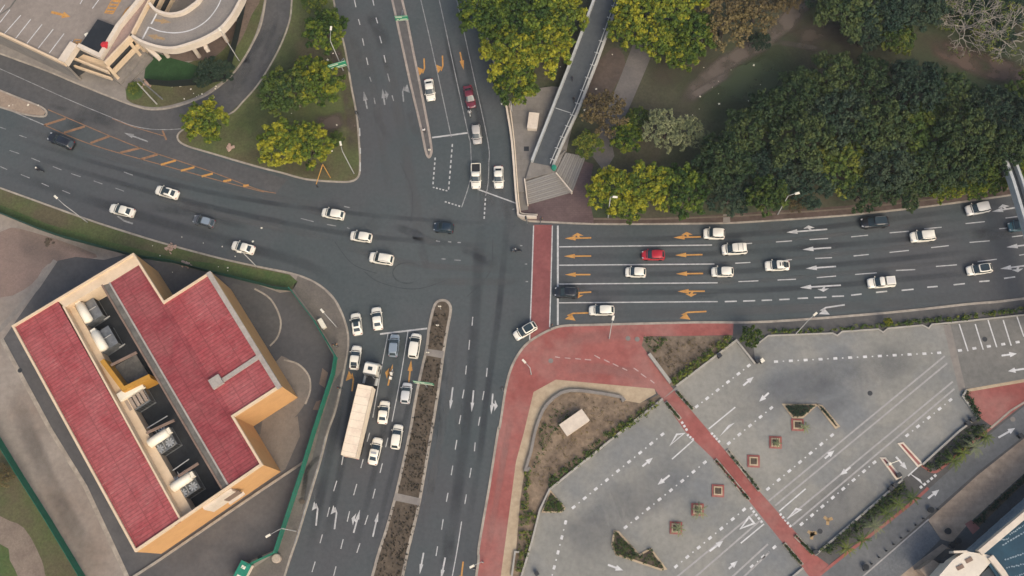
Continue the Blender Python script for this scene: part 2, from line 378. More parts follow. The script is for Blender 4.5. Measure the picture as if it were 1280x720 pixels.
sheet('yard_asphalt', [(72, 326), (95, 321), (130, 325), (165, 316), (250, 338), (320, 355), (350, 366), (365, 364), (394, 402), (417, 446), (412, 475), (390, 540), (375, 592), (348, 672), (342, 688), (315, 700), (298, 722), (270, 920), (190, 920), (157, 722), (105, 610), (62, 540), (2, 427)], M('yard_asphalt', (.082, .078, .076), (.108, .102, .098), s=.08, grain=.12, s3=1.5, rough=.9, c3=(.066, .066, .068), s4=.05), .128)
kerb([(-30, 450), (15, 400), (50, 360), (72, 327)], 1, w=.9, z=.135, sm=0, mat=concrete)
kerb([(0, 425), (62, 540), (105, 610), (157, 722), (250, 900)], 1, w=.7, z=.16, sm=0)
# kerbed patches of paving on the yard's road side
pc = M('yard_slab', (.145, .125, .105), (.175, .15, .125), s=.3, grain=.12)
sheet('paved_apron', [(285, 358), (315, 362), (338, 375), (350, 400), (347, 420), (337, 432), (318, 440), (300, 420)], asphalt_walk, .134, 3)
kerb([(318, 362), (338, 375), (350, 400), (347, 420), (337, 432)], 1, w=.3, z=.16)
sheet('paved_apron', [(345, 452), (365, 452), (382, 465), (387, 485), (382, 503), (365, 525), (335, 545), (325, 545)], pc, .134, 3)
kerb([(355, 451), (372, 456), (385, 470), (387, 488), (381, 505)], 1, w=.3, z=.16)
sheet('paved_apron', [(320, 545), (372, 520), (375, 545), (357, 586), (352, 590), (325, 590)], pc, .137)
sheet('paved_apron', [(403, 460), (410, 466), (406, 485), (399, 480)], M('yard_patch', (.16, .12, .09), (.19, .14, .105), s=.5), .134)
sheet('paved_apron', [(395, 502), (401, 500), (398, 513), (391, 512)], M('yard_patch_b', (.16, .12, .09), (.19, .14, .105), s=.5), .134)
structure('kerb', MB().wall(PL([(160, 726), (200, 700), (320, 618), (380, 578)]), .38, .1, .42), kerb_m)
sheet('dirt_patch', [(0, 290), (40, 290), (120, 318), (100, 325), (60, 330), (40, 355), (0, 372), (-60, 350)], M('dirt_patch', (.22, .155, .125), (.17, .125, .102), s=.12, grain=.15), .1265, 3)
sheet('lawn', [(-250, 420), (-80, 470), (0, 550), (27, 594), (65, 654), (106, 722), (190, 920), (-250, 920)], grass, .13)
sheet('worn_earth', [(-60, 600), (0, 645), (30, 660), (52, 700), (60, 730), (90, 800), (40, 800), (10, 700), (-20, 680), (-90, 650)], M('pale_earth', (.17, .13, .10), (.21, .165, .125), s=.3, grain=.2), .134, 3)
sheet('lawn', [(-100, 660), (0, 680), (12, 700), (20, 740), (-60, 800)], lawn, .136, 3)
# bottom median
ML = [(415, 920), (464, 720), (482, 660), (495, 612), (511, 540), (517, 505), (525, 465), (532, 435), (535, 410), (540, 387)]
MR = [(565, 387), (561, 410), (556, 440), (550, 485), (541, 540), (526, 627), (516, 670), (505, 720), (465, 920)]
KM = ML+[(545, 377), (553, 374), (561, 377)]+MR
raised('planted_median', KM, soil, .12)
kerb(KM, -1, w=.45)
sheet('median_crossing', [(534, 436), (555, 439), (553, 448), (532, 444)], concrete, .135)
sheet('median_crossing', [(494, 616), (526, 623), (524, 632), (491, 625)], concrete, .135)
# park and plaza
K5 = [(535, -200), (570, -80), (594, 0), (606, 40), (620, 90), (634, 130), (640, 180), (644, 243), (646, 262), (650, 273), (660, 277), (672, 278), (740, 281), (815, 281), (905, 280), (960, 277), (1060, 270), (1160, 259), (1262, 245), (1400, 222), (1530, 200)]
raised('park_ground', K5+[(1530, -200)], park)
kerb(K5, 1)
sheet('brick_pavement', [(646, 255), (648, 270), (660, 275), (740, 279), (815, 279), (905, 278), (905, 272), (815, 275), (742, 274), (735, 240), (742, 205), (725, 200), (690, 225)], red_dark, .128)
sheet('verge', [(742, 279), (815, 279), (905, 278), (960, 275), (1060, 268), (1160, 257), (1262, 243), (1400, 220), (1400, 208), (1262, 232), (1160, 246), (1060, 257), (960, 264), (905, 268), (815, 272), (742, 272)], brown_strip, .132)
structure('verge_edging', MB().wall(PL(smooth([(742, 274), (815, 274), (905, 271), (960, 268), (1060, 261), (1160, 250), (1262, 236)], 4)), .3, .1, .17), M('edging', (.12, .095, .07), (.15, .12, .09), s=.6))
sheet('verge', [(904, 268), (912, 268), (913, 278), (904, 279)], concrete, .138)
sheet('footpath', [(735, 188), (748, 205), (756, 215), (768, 195), (765, 180), (790, 127), (808, 85), (820, 55), (850, -10), (900, -120), (870, -120), (825, -10), (795, 45), (778, 90), (765, 122), (748, 170)], M('footpath', (.115, .105, .098), (.145, .13, .118), s=.3, grain=.12), .126)
soft('trail', [(838, 160), (850, 138), (874, 106), (912, 76), (950, 54), (982, 28), (1010, -5), (1040, -60)], 4.6, (.115, .092, .074), 1.6); soft('trail', [(850, 130), (885, 108), (925, 84)], 2.2, (.12, .098, .08), 1.4, .129)
soft('trail', [(955, 50), (1000, 57), (1050, 66)], 1.6, (.10, .084, .064), 1.2, .131); soft('worn_earth', [(975, 18), (1010, 40), (1060, 52), (1110, 62)], 9, (.07, .055, .04), 1.2, .1235)
soft('worn_earth', [(1130, 52), (1180, 62), (1240, 85), (1300, 100), (1360, 110)], 6.5, (.098, .066, .048), 1.7)
sheet('worn_earth', [(725, 115), (765, 60), (782, 80), (762, 120), (750, 150)], trail_m, .1245, 3)
soft('lawn', [(845, 128), (900, 112), (960, 92), (1020, 74)], 13, (.042, .058, .024), 1.5, .1228, .12); soft('worn_earth', [(800, 95), (835, 90), (870, 70), (900, 50)], 8, (.07, .058, .038), 1.0, .1232)
# red paving and everything south-east of the junction
K6 = [(556, 920), (594, 720), (597, 685), (610, 610), (621, 540), (624, 530), (631, 485), (639, 457), (652, 435), (667, 422), (690, 410), (707, 406), (740, 405), (865, 402), (960, 401), (1107, 390), (1210, 379), (1280, 372), (1530, 335)]
raised('pavement', K6+[(1530, 920)], asphalt_walk)
kerb(K6, -1, w=.4)
sheet('red_pavement', [(557, 920), (595, 720), (598, 685), (611, 610), (622, 540), (625, 530), (632, 485), (640, 457), (653, 436), (668, 423), (691, 411), (708, 407), (740, 406), (865, 403.5), (917, 403), (916, 419), (805, 420.5), (802, 432), (812, 445), (838, 482), (843, 488), (828, 500), (818, 486), (695, 474.5), (667, 490), (655, 540), (645, 577), (626, 720), (595, 920)], red_pave, .127)
sheet('tan_pavement', [(818, 486), (695, 474.5), (667, 490), (655, 540), (645, 577), (626, 720), (595, 920), (605, 920), (641, 720), (645, 690), (650, 627), (656, 587), (665, 565), (671, 540), (677, 520), (685, 505), (702, 490), (727, 487), (777, 494), (777, 500), (800, 504), (820, 492)], tan_pave, .131)
sheet('planting_bed', [(805, 420.5), (916, 419.5), (905, 434), (845, 482), (838, 482), (812, 445), (802, 432)], M('bed_soil', (.12, .09, .062), (.185, .14, .098), s=.4, grain=.3, s3=2, bump=.4), .129)
PB = [(800, 504), (777, 500), (777, 494), (727, 487), (702, 490), (685, 505), (677, 520), (671, 540), (665, 565), (656, 587), (650, 627), (645, 690), (641, 720), (605, 920), (625, 920), (652, 720), (665, 677), (675, 637), (687, 612), (776, 540), (828, 499), (824, 493)]
sheet('planting_bed', PB, soil_dry, .129)
# the lot
LOT = [(652, 720), (665, 677), (675, 637), (687, 612), (776, 540), (828, 499), (846, 483), (920, 426), (944, 454), (942, 433), (960, 420), (1040, 417), (1046, 420), (1052, 415), (1097, 412), (1103, 416), (1109, 411), (1152, 407), (1160, 411), (1164, 406), (1183, 406), (1187, 404), (1280, 394), (1400, 380), (1400, 455), (1280, 474), (1206, 486), (1202, 495), (1221, 522), (1197, 540), (1151, 582), (1127, 600), (1017, 694), (1035, 706), (1014, 724), (1080, 920), (625, 920)]
sheet('parking_lot', LOT, lot_conc, .138)
sheet('parking_bays', [(1187, 405), (1280, 394.5), (1400, 381), (1400, 454), (1280, 473.5), (1206, 485.5)], lot_dark, .142)
sheet('speed_strip', [(1179, 407), (1188, 405.5), (1207, 486), (1199, 489)], concrete, .145)
sheet('red_crossing', [(828, 499), (843, 488), (887, 540), (950, 615), (990, 660), (1017, 692), (1036, 706), (1016, 726), (977, 677), (937, 627), (890, 572), (857, 540)], red_pave, .144)
sheet('red_pavement', [(1209, 487), (1280, 475.5), (1400, 456), (1400, 470), (1280, 502), (1262, 514), (1240, 533), (1222, 520), (1207, 495)], red_pave, .1465)
structure('kerb', MB().wall(PL([(1205, 489), (1280, 476), (1400, 457)]), .5, .1, .2), tan_pave)
structure('kerb', MB().wall(PL([(1238, 535), (1262, 514), (1280, 503), (1400, 470)]), .3, .1, .2), kerb_m)
# access road, tan pavement and the strip at the tower
sheet('access_road', [(1012, 732), (1036, 706), (1075, 682), (1160, 612), (1240, 540), (1280, 508), (1400, 430), (1400, 445), (1280, 545), (1222, 590), (1160, 645), (1130, 672), (1080, 720), (1000, 800), (950, 800)], access_m, .134)
structure('kerb', MB().wall(PL(smooth([(1020, 722), (1060, 690), (1100, 660), (1140, 628), (1160, 610)], 3)), .45, .1, .17), red_pave)
structure('kerb', MB().wall(PL(smooth([(1152, 582), (1165, 590), (1176, 586), (1200, 565), (1245, 530), (1290, 495)], 3)), .4, .1, .17), red_pave)
sheet('access_road', [(1080, 720), (1160, 652), (1176, 674), (1150, 700), (1118, 726), (1050, 790), (1000, 800)], M('paver_grey', (.12, .127, .13), (.15, .153, .153), s=.3, grain=.2), .136)
sheet('tan_brick_pavement', [(1160, 650), (1222, 594), (1280, 548), (1400, 450), (1400, 520), (1280, 592), (1210, 655), (1190, 678), (1176, 674)], walk_tan, .139)
sheet('tan_brick_pavement', [(1118, 726), (1150, 700), (1178, 680), (1195, 690), (1150, 730), (1080, 800), (1050, 790)], walk_tan, .139)
sheet('planting_bed', [(1212, 655), (1280, 594), (1400, 520), (1400, 535), (1280, 604), (1222, 660)], soil, .142)
sheet('forecourt', [(1190, 678), (1212, 657), (1280, 606), (1400, 540), (1400, 920), (1080, 800), (1150, 730)], M('forecourt', (.058, .06, .062), (.075, .078, .08), s=.3, grain=.15), .137)
sheet('red_pavement', [(1206, 655), (1214, 650), (1225, 660), (1216, 668)], red_pave, .145)

# ---------------------------------------------------------------- worn tracks on the asphalt
dk = streakmat('tyre_track', (.040, .045, .051), .62, .12)
lt = streakmat('polished_track', (.115, .115, .112), .55, .12)
tr = MB(); 
for pts, w in (([(612, 215), (600, 300), (594, 400), (588, 480), (577, 580), (562, 680), (545, 760)], 2.6),
               ([(640, 210), (632, 300), (622, 400), (608, 500), (598, 580), (580, 690)], 1.6),
               ([(572, 20), (590, 100), (606, 180), (612, 250)], 2.4), ([(552, 20), (570, 100), (585, 160)], 1.6),
               ([(-20, 205), (80, 240), (200, 277), (320, 312), (380, 330), (420, 355), (440, 385)], 2.6),
               ([(-20, 176), (120, 220), (260, 258), (420, 290), (560, 304), (664, 305)], 1.4),
               ([(-20, 160), (120, 203), (260, 240), (400, 262), (560, 277), (664, 280)], 1.2),
               ([(665, 300), (800, 299), (960, 291), (1120, 273), (1290, 250)], 1.4),
               ([(665, 320), (800, 320), (960, 313), (1120, 300), (1290, 280)], 1.4),
               ([(665, 343), (800, 343), (960, 337), (1120, 324), (1290, 306)], 1.4),
               ([(665, 366), (800, 366), (960, 362), (1120, 350), (1290, 332)], 1.4),
               ([(430, 470), (420, 530), (405, 600), (385, 700)], 2.2), ([(455, 420), (440, 500), (425, 590), (402, 700)], 1.8),
               ([(500, 420), (486, 500), (468, 590), (440, 700)], 1.5), ([(530, 420), (510, 510), (488, 600), (462, 700)], 1.3)):
    structure('tyre_track', MB().strip(PL(smooth(pts, 5), .0075), w, uv=True), dk)
for pts, w in (([(520, 352), (600, 352), (664, 352)], 1.8), ([(400, 300), (520, 330), (664, 338)], 1.6), ([(150, 235), (300, 275), (450, 305)], 1.6),
               ([(470, 20), (490, 100), (505, 180), (520, 260), (530, 330)], 2.6), ([(450, 20), (466, 100), (478, 180), (490, 260)], 2.0),
               ([(572, 390), (566, 450), (556, 520), (540, 600), (522, 700)], 1.6), ([(702, 311), (960, 302), (1280, 264)], 1.0), ([(702, 334), (960, 326), (1280, 290)], 1.0),
               ([(702, 357), (960, 350), (1280, 317)], 1.0), ([(702, 394), (860, 391), (1100, 380), (1280, 362)], 2.2), ([(-20, 145), (150, 200), (330, 245), (480, 262)], 1.6)):
    structure('tyre_track', MB().strip(PL(smooth(pts, 5), .0095), w, uv=True), lt)
pm = [streakmat('patched_asphalt', (.050, .056, .059), .5, .3), streakmat('bleached_asphalt', (.105, .107, .106), .55, .3)]
g_ = random.Random(3)
for k in range(46):
    a = g_.choice([((480, 200), (520, 330)), ((600, 250), (660, 400)), ((150, 230), (470, 320)), ((700, 290), (1270, 300)), ((700, 370), (1000, 380)), ((560, 400), (540, 700)), ((440, 480), (400, 700)), ((450, 20), (500, 170)), ((20, 110), (200, 170)), ((300, 110), (350, 20)), ((400, 260), (640, 340))])
    t = g_.random(); x = a[0][0]+(a[1][0]-a[0][0])*t+g_.uniform(-25, 25); y = a[0][1]+(a[1][1]-a[0][1])*t+g_.uniform(-14, 14)
    th = math.atan2(a[1][1]-a[0][1], a[1][0]-a[0][0])+g_.uniform(-.15, .15); l = g_.uniform(10, 40)
    structure('asphalt_patch', MB().strip(PL([(x-math.cos(th)*l, y-math.sin(th)*l), (x+math.cos(th)*l, y+math.sin(th)*l)], .0062+k*.00004), g_.uniform(1.2, 3.6), uv=True), pm[k % 2])
# sealed joints: thin dark wandering lines
sj = MB()
for pts in ([(455, 340), (470, 352), (500, 362), (530, 360), (560, 350)], [(585, 372), (610, 340), (616, 300)], [(500, 205), (515, 240), (512, 280)], [(420, 300), (440, 330), (470, 340)], [(330, 600), (318, 650), (322, 700)], [(1150, 395), (1210, 388), (1270, 380)]):
    sj.strip(PL(smooth([(x+g_.uniform(-2, 2), y+g_.uniform(-2, 2)) for x, y in pts], 6), .0108), .10)
structure('sealed_crack', sj, dark_metal)
# a circle of tyre rubber in the junction, stains on the pavement and in the lot
ring = [(509+18*math.cos(t), 341+13*math.sin(t)) for t in np.linspace(0, 5.6, 40)]
structure('tyre_track', MB().strip(PL(ring, .0115), .28, uv=True), streakmat('skid_ring', (.030, .033, .035), .6, .5))
structure('wet_stain', MB().strip(PL(smooth([(377, 628), (381, 605), (384, 588), (394, 575), (405, 570)], 5), .14), 1.1, uv=True), streakmat('wet_stain', (.02, .02, .019), 1.6, .3))
st = streakmat('lot_stain', (.125, .13, .14), .5, .08)
for pts, w in (([(740, 640), (820, 610), (860, 560)], 9), ([(700, 690), (780, 640)], 10), ([(900, 520), (1000, 480), (1100, 450)], 8), ([(1000, 520), (1080, 470), (1150, 430)], 8), ([(960, 700), (1040, 640), (1120, 560)], 9)):
    structure('lot_stain', MB().strip(PL(smooth(pts, 5), .1425), w, uv=True), st)
ys = streakmat('yard_stain', (.10, .088, .076), .45, .1)
for pts, w in (([(20, 300), (90, 330)], 5), ([(10, 470), (60, 600), (130, 720)], 4), ([(60, 300), (140, 318)], 3)):
    structure('yard_stain', MB().strip(PL(smooth(pts, 5), .1335), w, uv=True), ys)
rs = streakmat('paving_bloom', (.33, .17, .145), .55, .12)
for pts, w in (([(690, 460), (760, 462), (815, 475)], 2.6), ([(700, 425), (760, 420), (800, 412)], 3), ([(642, 500), (625, 600), (606, 710)], 1.5)):
    structure('paving_bloom', MB().strip(PL(smooth(pts, 5), .1305), w, uv=True), rs)

# ---------------------------------------------------------------- painted markings
ZM = .013
def line(mb, a, b, w=.15, z=ZM): mb.strip(PL([a, b], z), w)
def dashes(mb, segs, w=.15, z=ZM):
    for s in segs: line(mb, s[:2], s[2:], w, z)
def pl(mb, pts, w=.15, z=ZM, sm=4): mb.strip(PL(smooth(pts, sm) if sm else pts, z), w)
wp, wo, yp, yo = MB(), MB(), MB(), MB()
for a, b in (((699, 308.5), (890, 306.3)), ((699, 331.5), (893, 330)), ((699, 355), (897, 353.5)), ((698, 378.5), (897, 377))): line(wp, a, b, .2)
line(wp, (697.3, 282), (697.3, 406), .32)
dashes(wp, [(922, 305.5, 940, 304), (970, 302.5, 990, 301), (1012, 299.5, 1035, 298), (1064, 296, 1085, 294), (1112, 291, 1136, 289), (1155, 286, 1177, 284), (1207, 279.5, 1231, 277), (1257, 272.5, 1274, 270.5),
            (919, 329, 938, 328), (975, 326, 990, 324.5), (1019, 323, 1040, 322), (1067, 320, 1086, 318), (1112, 315.5, 1136, 313), (1164, 309.5, 1186, 307), (1212, 303, 1237, 301), (1249, 286, 1259, 285), (1265, 296, 1290, 293),
            (923, 352, 948, 351), (972, 350, 995, 349), (1021, 347, 1045, 345), (1069, 343, 1096, 341), (1120, 338, 1144, 337), (1170, 333, 1196, 331), (1222, 327, 1246, 324), (1274, 319, 1300, 315)], .17)
dashes(wp, [(906, 377, 921, 376.5), (929, 376.3, 944, 375.8), (952, 375.5, 965, 375), (974, 374.5, 987, 374), (997, 373, 1010, 372.5), (1018, 372, 1033, 371.5), (1040, 370.5, 1055, 370), (1064, 369, 1077, 367.5), (1095, 365.5, 1109, 364), (1127, 363, 1142, 361.5), (1159, 359, 1172, 358), (1192, 356, 1206, 354.5), (1224, 352, 1237, 351), (1255, 348, 1269, 346)], .24)
# top road
for pts in ([(505, -80), (526, 0), (545, 83), (564, 171)], [(530, -80), (549, 0), (567, 83), (585, 166), (588, 180), (589, 212), (586, 232), (577, 259)], [(553, -80), (571, 0), (591, 90), (610, 178), (611, 205), (610, 230), (607, 245)]): pl(wo, pts, .16)
line(wp, (540, 172), (585, 166), .3); line(wp, (597, 236.5), (645, 254), .22)
for (x0, y0, x1, y1, n) in ((544, 197, 541, 233, 6), (565.5, 180, 560.5, 240, 9), (541, 234, 561, 239, 5), (556, 252, 577, 258.5, 5), (606.8, 248, 605, 276, 5)):
    for k in range(n):
        a, b = k/n, (k+.55)/n
        line(wp, (x0+(x1-x0)*a, y0+(y1-y0)*a), (x0+(x1-x0)*b, y0+(y1-y0)*b), .24)
dashes(wp, [(443, 0, 445, 9), (448, 24, 450, 31), (453, 48, 455, 57), (458, 72, 460, 81), (466, 0, 467.5, 7), (470, 22, 472, 29), (474.5, 45, 477, 54), (480, 69, 482, 78)], .17)
dashes(wo, [(462, 96, 464, 102), (484.5, 92, 487, 102), (467.5, 122, 469, 130), (490, 119, 492, 126), (461, -25, 463, -16), (438, -25, 441, -16)], .17)
# left road
dashes(wo, [(-12, 179, 0, 184), (12, 188, 24, 192), (39, 197.5, 50, 202), (66, 208, 77, 212.5), (89, 217, 101, 221), (117, 226, 128, 230), (144, 235, 155, 239), (-14, 203, -3, 207), (0, 208, 9, 212), (26, 218, 37, 222.5), (52, 229, 61, 233), (78, 238, 87.5, 242),
            (0, 159, 7.5, 161.5), (24, 169, 33, 172), (155, 215, 166, 219), (376, 273, 392, 277), (409, 280.5, 420, 282.5), (434, 284.5, 437, 286)], .15)
dashes(wo, [(545, 301, 550, 302), (560, 302, 564, 302.5), (572, 303, 576, 303.3), (552, 323.5, 557, 324), (568, 325, 576, 325.5), (430, 258, 437, 259.5), (650, 307, 653, 307), (656, 330, 659, 330), (657, 352, 660, 352), (640, 262, 643, 261)], .2)
pl(wo, [(147, 270), (155, 276), (166, 279.5)], .3, sm=0)
# bottom road, northbound
line(wp, (475, 417.5), (534, 410.5), .3)
pl(wp, [(485, 417), (475, 470), (466, 522)], .15); pl(wp, [(510, 414), (501, 470), (490, 527)], .15)
dashes(wp, [(429, 570, 427, 581), (421, 601, 417, 614), (412, 634, 409, 646), (403, 668, 400, 679), (394, 702, 390, 715), (462, 541, 459, 552), (454, 574, 451, 585), (446, 605, 442, 619), (437, 639, 434, 652), (429, 674, 426, 686), (420, 708, 417, 720), (485, 547, 482, 559), (478, 579, 475, 591), (469, 611, 466, 623), (460, 644, 456, 656), (450, 679, 446, 691)], .16)
# bottom road, southbound
dashes(wp, [(591, 396, 590, 407), (587, 425, 586, 437), (583, 457, 582, 468), (580, 487, 578, 498), (576, 519, 574, 530), (571, 550, 569, 562), (566, 582, 564, 594), (560, 616, 558, 627), (554, 649, 552, 662), (547, 683, 545, 695), (609, 460, 608, 471), (605, 489, 603, 500), (600, 521, 598, 532), (594, 553, 593, 564), (589, 585, 587, 597), (583, 618, 581, 630)], .16)
pl(wp, [(577, 652), (571, 690), (565, 722)], .16)
# edge lines
pl(wo, [(407, 545), (398, 580), (383, 630), (368, 680)], .12, .1365)
# crossing lines
pl(wp, [(667, 282), (664.5, 360), (662, 427)], .2, sm=0, z=.018); pl(wp, [(690.5, 282), (688.5, 360), (687, 409)], .2, sm=0, z=.018)
sheet('red_crossing', [(667, 281), (690.5, 281), (688.5, 360), (687, 411), (661.5, 427), (664.5, 360)], M('red_road_paint', (.185, .058, .055), (.225, .075, .068), s=.3, grain=.15, s3=1.5), .0085)

def arrow(mb, tip, tail, kind='S', side=1, z=ZM, sw=.26, hw=.84, hl=1.9):
    a, b = P(*tip, z), P(*tail, z); d = (a-b); L = d.length; d.normalize(); n = Vector((-d.y, d.x, 0))*side
    q = lambda u, v: tuple(b+d*u+n*v)
    if kind == 'T':     # turn: stem with a half barb that bends off at the tip
        mb.sheet([q(0, -sw/2), q(L-hl*.75, -sw/2), q(L-hl*.75, sw/2), q(0, sw/2)])
        mb.sheet([q(L-hl*.75, -sw/2), q(L-hl*.15, sw*1.3), q(L-hl*.45, sw*1.9), q(L-hl*.75, sw/2)])
        mb.sheet([q(L-hl*.95, hw*1.55), q(L-hl*.62, sw*.5), q(L, hw*1.15)])
        return
    mb.sheet([q(0, -sw/2), q(L-hl, -sw/2), q(L-hl, sw/2), q(0, sw/2)])
    mb.sheet([q(L-hl, -hw/2), q(L, 0), q(L-hl, hw/2)])
    if kind == 'B':     # straight arrow with a branch to the side
        m = L*.30
        mb.sheet([q(m+.55, sw/2), q(m+.95, sw/2), q(m+1.15, .46), q(m+.75, .46)])
        mb.sheet([q(m-.05, .44), q(m+1.95, .44), q(m+1.0, .98)])
for tip, tail, k, s in (((706, 298), (739, 297.3), 'B', -1), ((842, 297), (876, 296), 'B', -1), ((705, 320.3), (739, 320), 'S', 1), ((844, 319), (878, 318.3), 'S', 1), ((706, 343.3), (738, 343.2), 'S', 1), ((845, 342.3), (879, 341.8), 'S', 1),
                        ((706, 367), (739, 365), 'B', 1), ((847, 364.3), (881, 364), 'B', 1), ((706, 392), (738, 391), 'T', 1), ((849, 391), (883, 389.3), 'T', 1),
                        ((531, 94), (530, 73), 'T', -1), ((554, 91), (553, 69.5), 'T', -1), ((579.5, 87), (575, 65), 'S', 1), ((443, 464), (440, 489), 'T', 1), ((491, 455), (485, 482), 'B', 1), ((514, 450), (511, 478), 'S', 1)):
    arrow(yp, tip, tail, k, s)
for tip, tail, k, s in (((983, 290.5), (1034, 286.5), 'B', -1), ((1003, 312), (1039, 309.5), 'S', 1), ((1007, 335.7), (1045, 333), 'S', 1), ((1000, 359.5), (1051, 356.5), 'B', 1), ((1022, 386), (1056, 381), 'T', 1), ((1240, 264.5), (1272, 259), 'B', -1), ((1258, 309), (1295, 305), 'S', 1), ((1250, 336), (1290, 331), 'B', 1),
                        ((398, 627), (395, 657), 'T', 1), ((422, 632), (418, 661.5), 'T', 1), ((450, 637), (442, 666), 'B', 1), ((473, 640), (466, 671), 'S', 1), ((562.5, 512), (566, 484), 'S', 1), ((589.5, 515), (592, 488), 'S', 1), ((614, 518), (616, 492), 'B', 1), ((524.5, 718), (529.5, 691), 'S', 1), ((551, 725), (556.5, 697), 'S', 1)):
    arrow(wp, tip, tail, k, s, hw=.62 if tip[1] > 400 else .84, hl=1.6 if tip[1] > 400 else 1.9)
for tip, tail, k, s in (((454.5, 114), (459, 136), 'S', 1), ((478, 111), (481, 131), 'B', -1), ((502.5, 106), (504.5, 127), 'T', -1), ((155, 166), (185, 177), 'S', 1)): arrow(wo, tip, tail, k, s, z=.0135)
arrow(yp, (575, 735), (579, 702), 'S')
# yellow hatching between the two left-hand roads
pl(yo, [(60, 137), (162, 180), (217, 199), (265, 215), (320, 236), (345, 241.5)], .16)
pl(yo, [(57, 157), (115, 181), (202, 206), (275, 226), (330, 240)], .16)
dashes(yo, [(55, 156.5, 82, 148), (80, 166, 106, 158), (113, 179, 137, 170), (150, 191, 175, 185), (176, 199, 197, 193)], .45)
dashes(yp, [(201, 206, 220, 200.5), (226, 213.5, 243, 209), (252, 220.5, 266, 217), (279, 226.5, 289, 225), (304, 232.5, 311, 231.5)], .4, .0145)
pl(wo, [(0, 132.5), (57, 157)], .18, sm=0)
pl(wo, [(-60, 62), (0, 86), (87, 125), (140, 147), (162, 156), (185, 161), (208, 162), (226, 161)], .14, .0135)
pl(yo, [(140, 148), (165, 158), (185, 164), (205, 170)], .14, .0145); dashes(yo, [(203, 163, 208, 175)], .3)
# worn yellow edge of the road by the grass island, kerb paint
dashes(wp, [(450.5, 185, 450.5, 192), (450.5, 203, 450.3, 214), (449.5, 160, 449.8, 170)], .2, .131)
structure('lane_marking', wp, white_paint); structure('lane_marking', wo, worn_paint)
structure('lane_marking', yp, yellow_paint); structure('lane_marking', yo, yellow_worn)

# lot paint
lp, lf = MB(), MB(); ZL = .15
def squares(a, b, n, sz=.66, w=.42, dots=True, last=True):
    for k in range(n):
        t = k/(n-1); c = (a[0]+(b[0]-a[0])*t, a[1]+(b[1]-a[1])*t)
        d = (P(*b, ZL)-P(*a, ZL)).normalized(); q = P(*c, ZL)
        lp.strip([q-d*sz/2, q+d*sz/2], w)
        if dots and k < n-1:
            q2 = P(a[0]+(b[0]-a[0])*(t+.5/(n-1)), a[1]+(b[1]-a[1])*(t+.5/(n-1)), ZL)
            lp.strip([q2-d*.12, q2+d*.12], .2)
squares((936, 457), (871, 508), 6); squares((828, 543), (717, 634), 9)
squares((964, 510), (911, 554), 5); squares((881, 578), (782, 659), 8); squares((1040, 544), (960, 611), 7)
squares((930, 637), (845, 708), 7); squares((1188, 500), (1134, 544), 5); squares((1093, 578), (1002, 655), 8); squares((968, 684), (940, 708), 3)
squares((970, 452), (1174, 441), 12); squares((707, 653), (688, 728), 5); squares((1200, 438), (1290, 425), 6, dots=False)
for s in ((1181, 445, 961, 626), (1184, 454, 969, 632), (1191, 477, 982, 650), (1193, 486, 990, 657)): line(lf, s[:2], s[2:], .28, ZL)
for s in ((942, 642, 845, 722), (951, 650, 868, 722), (960, 680, 900, 735), (962, 690, 915, 735)): line(lf, s[:2], s[2:], .28, ZL)
for s in ((919, 509, 886, 536), (867, 550, 840, 574), (1007, 611, 974, 639), (955, 655, 926, 679)): line(lp, s[:2], s[2:], .2, ZL)
for c in (((1199, 405), (1210, 439)), ((1219, 405), (1229, 437)), ((1235, 400), (1246, 434)), ((1254, 400), (1264, 432)), ((1271, 395), (1280, 421)), ((1290, 394), (1298, 420))): line(lp, c[0], c[1], .2, ZL)
for tip, tail in (((942, 471), (929, 482)), ((949, 502), (961, 491)), ((816, 572), (803, 583)), ((822, 606), (837, 594)), ((779, 713), (760, 706)), ((904, 676), (887, 689)), ((922, 701), (911, 711)), ((1043, 563), (1031, 573)), ((1050, 594), (1063, 584)), ((1134, 587), (1120, 571)), ((1174, 612), (1160, 623)), ((1271, 442), (1252, 444.5)), ((1260, 464), (1280, 461)), ((1269, 535), (1248, 547))):
    arrow(lp, tip, tail, 'S', z=ZL+.005, sw=.3, hw=.9, hl=1.2)
def tri(mb, tip, b1, b2, w=.3): c_ = ((tip[0]+b1[0]+b2[0])/3, (tip[1]+b1[1]+b2[1])/3); e_ = lambda p: (c_[0]+(p[0]-c_[0])*1.3, c_[1]+(p[1]-c_[1])*1.3); mb.strip(PL([e_(tip), e_(b1), e_(b2)], ZL+.004), w, closed=True)
tri(lp, (840, 554), (846, 544), (853, 543)); tri(lp, (928, 659), (936, 648), (941, 654)); tri(lp, (987, 646), (995, 637), (999, 638)); tri(lp, (903, 542), (911, 533), (915, 531)); tri(lp, (1151, 603), (1140, 594), (1149, 600))
for (x0, y0, x1, y1, n) in ((859, 543, 868, 551, 3), (889, 541, 901, 554, 4), (938, 634, 954, 655, 5), (975, 642, 990, 660, 5), (1150, 610, 1172, 592, 5), (852, 527, 860, 540, 3)):
    for k in range(n): line(lp, (x0+(x1-x0)*k/n, y0+(y1-y0)*k/n), (x0+(x1-x0)*(k+.6)/n, y0+(y1-y0)*(k+.6)/n), .4, ZL)
line(lp, (1135, 595), (1147, 584), .2, ZL); line(lf, (1070, 728), (1161, 649), .22, ZL)
structure('lot_marking', lp, lot_paint); structure('lot_marking', lf, lot_faint)
bp_ = MB()
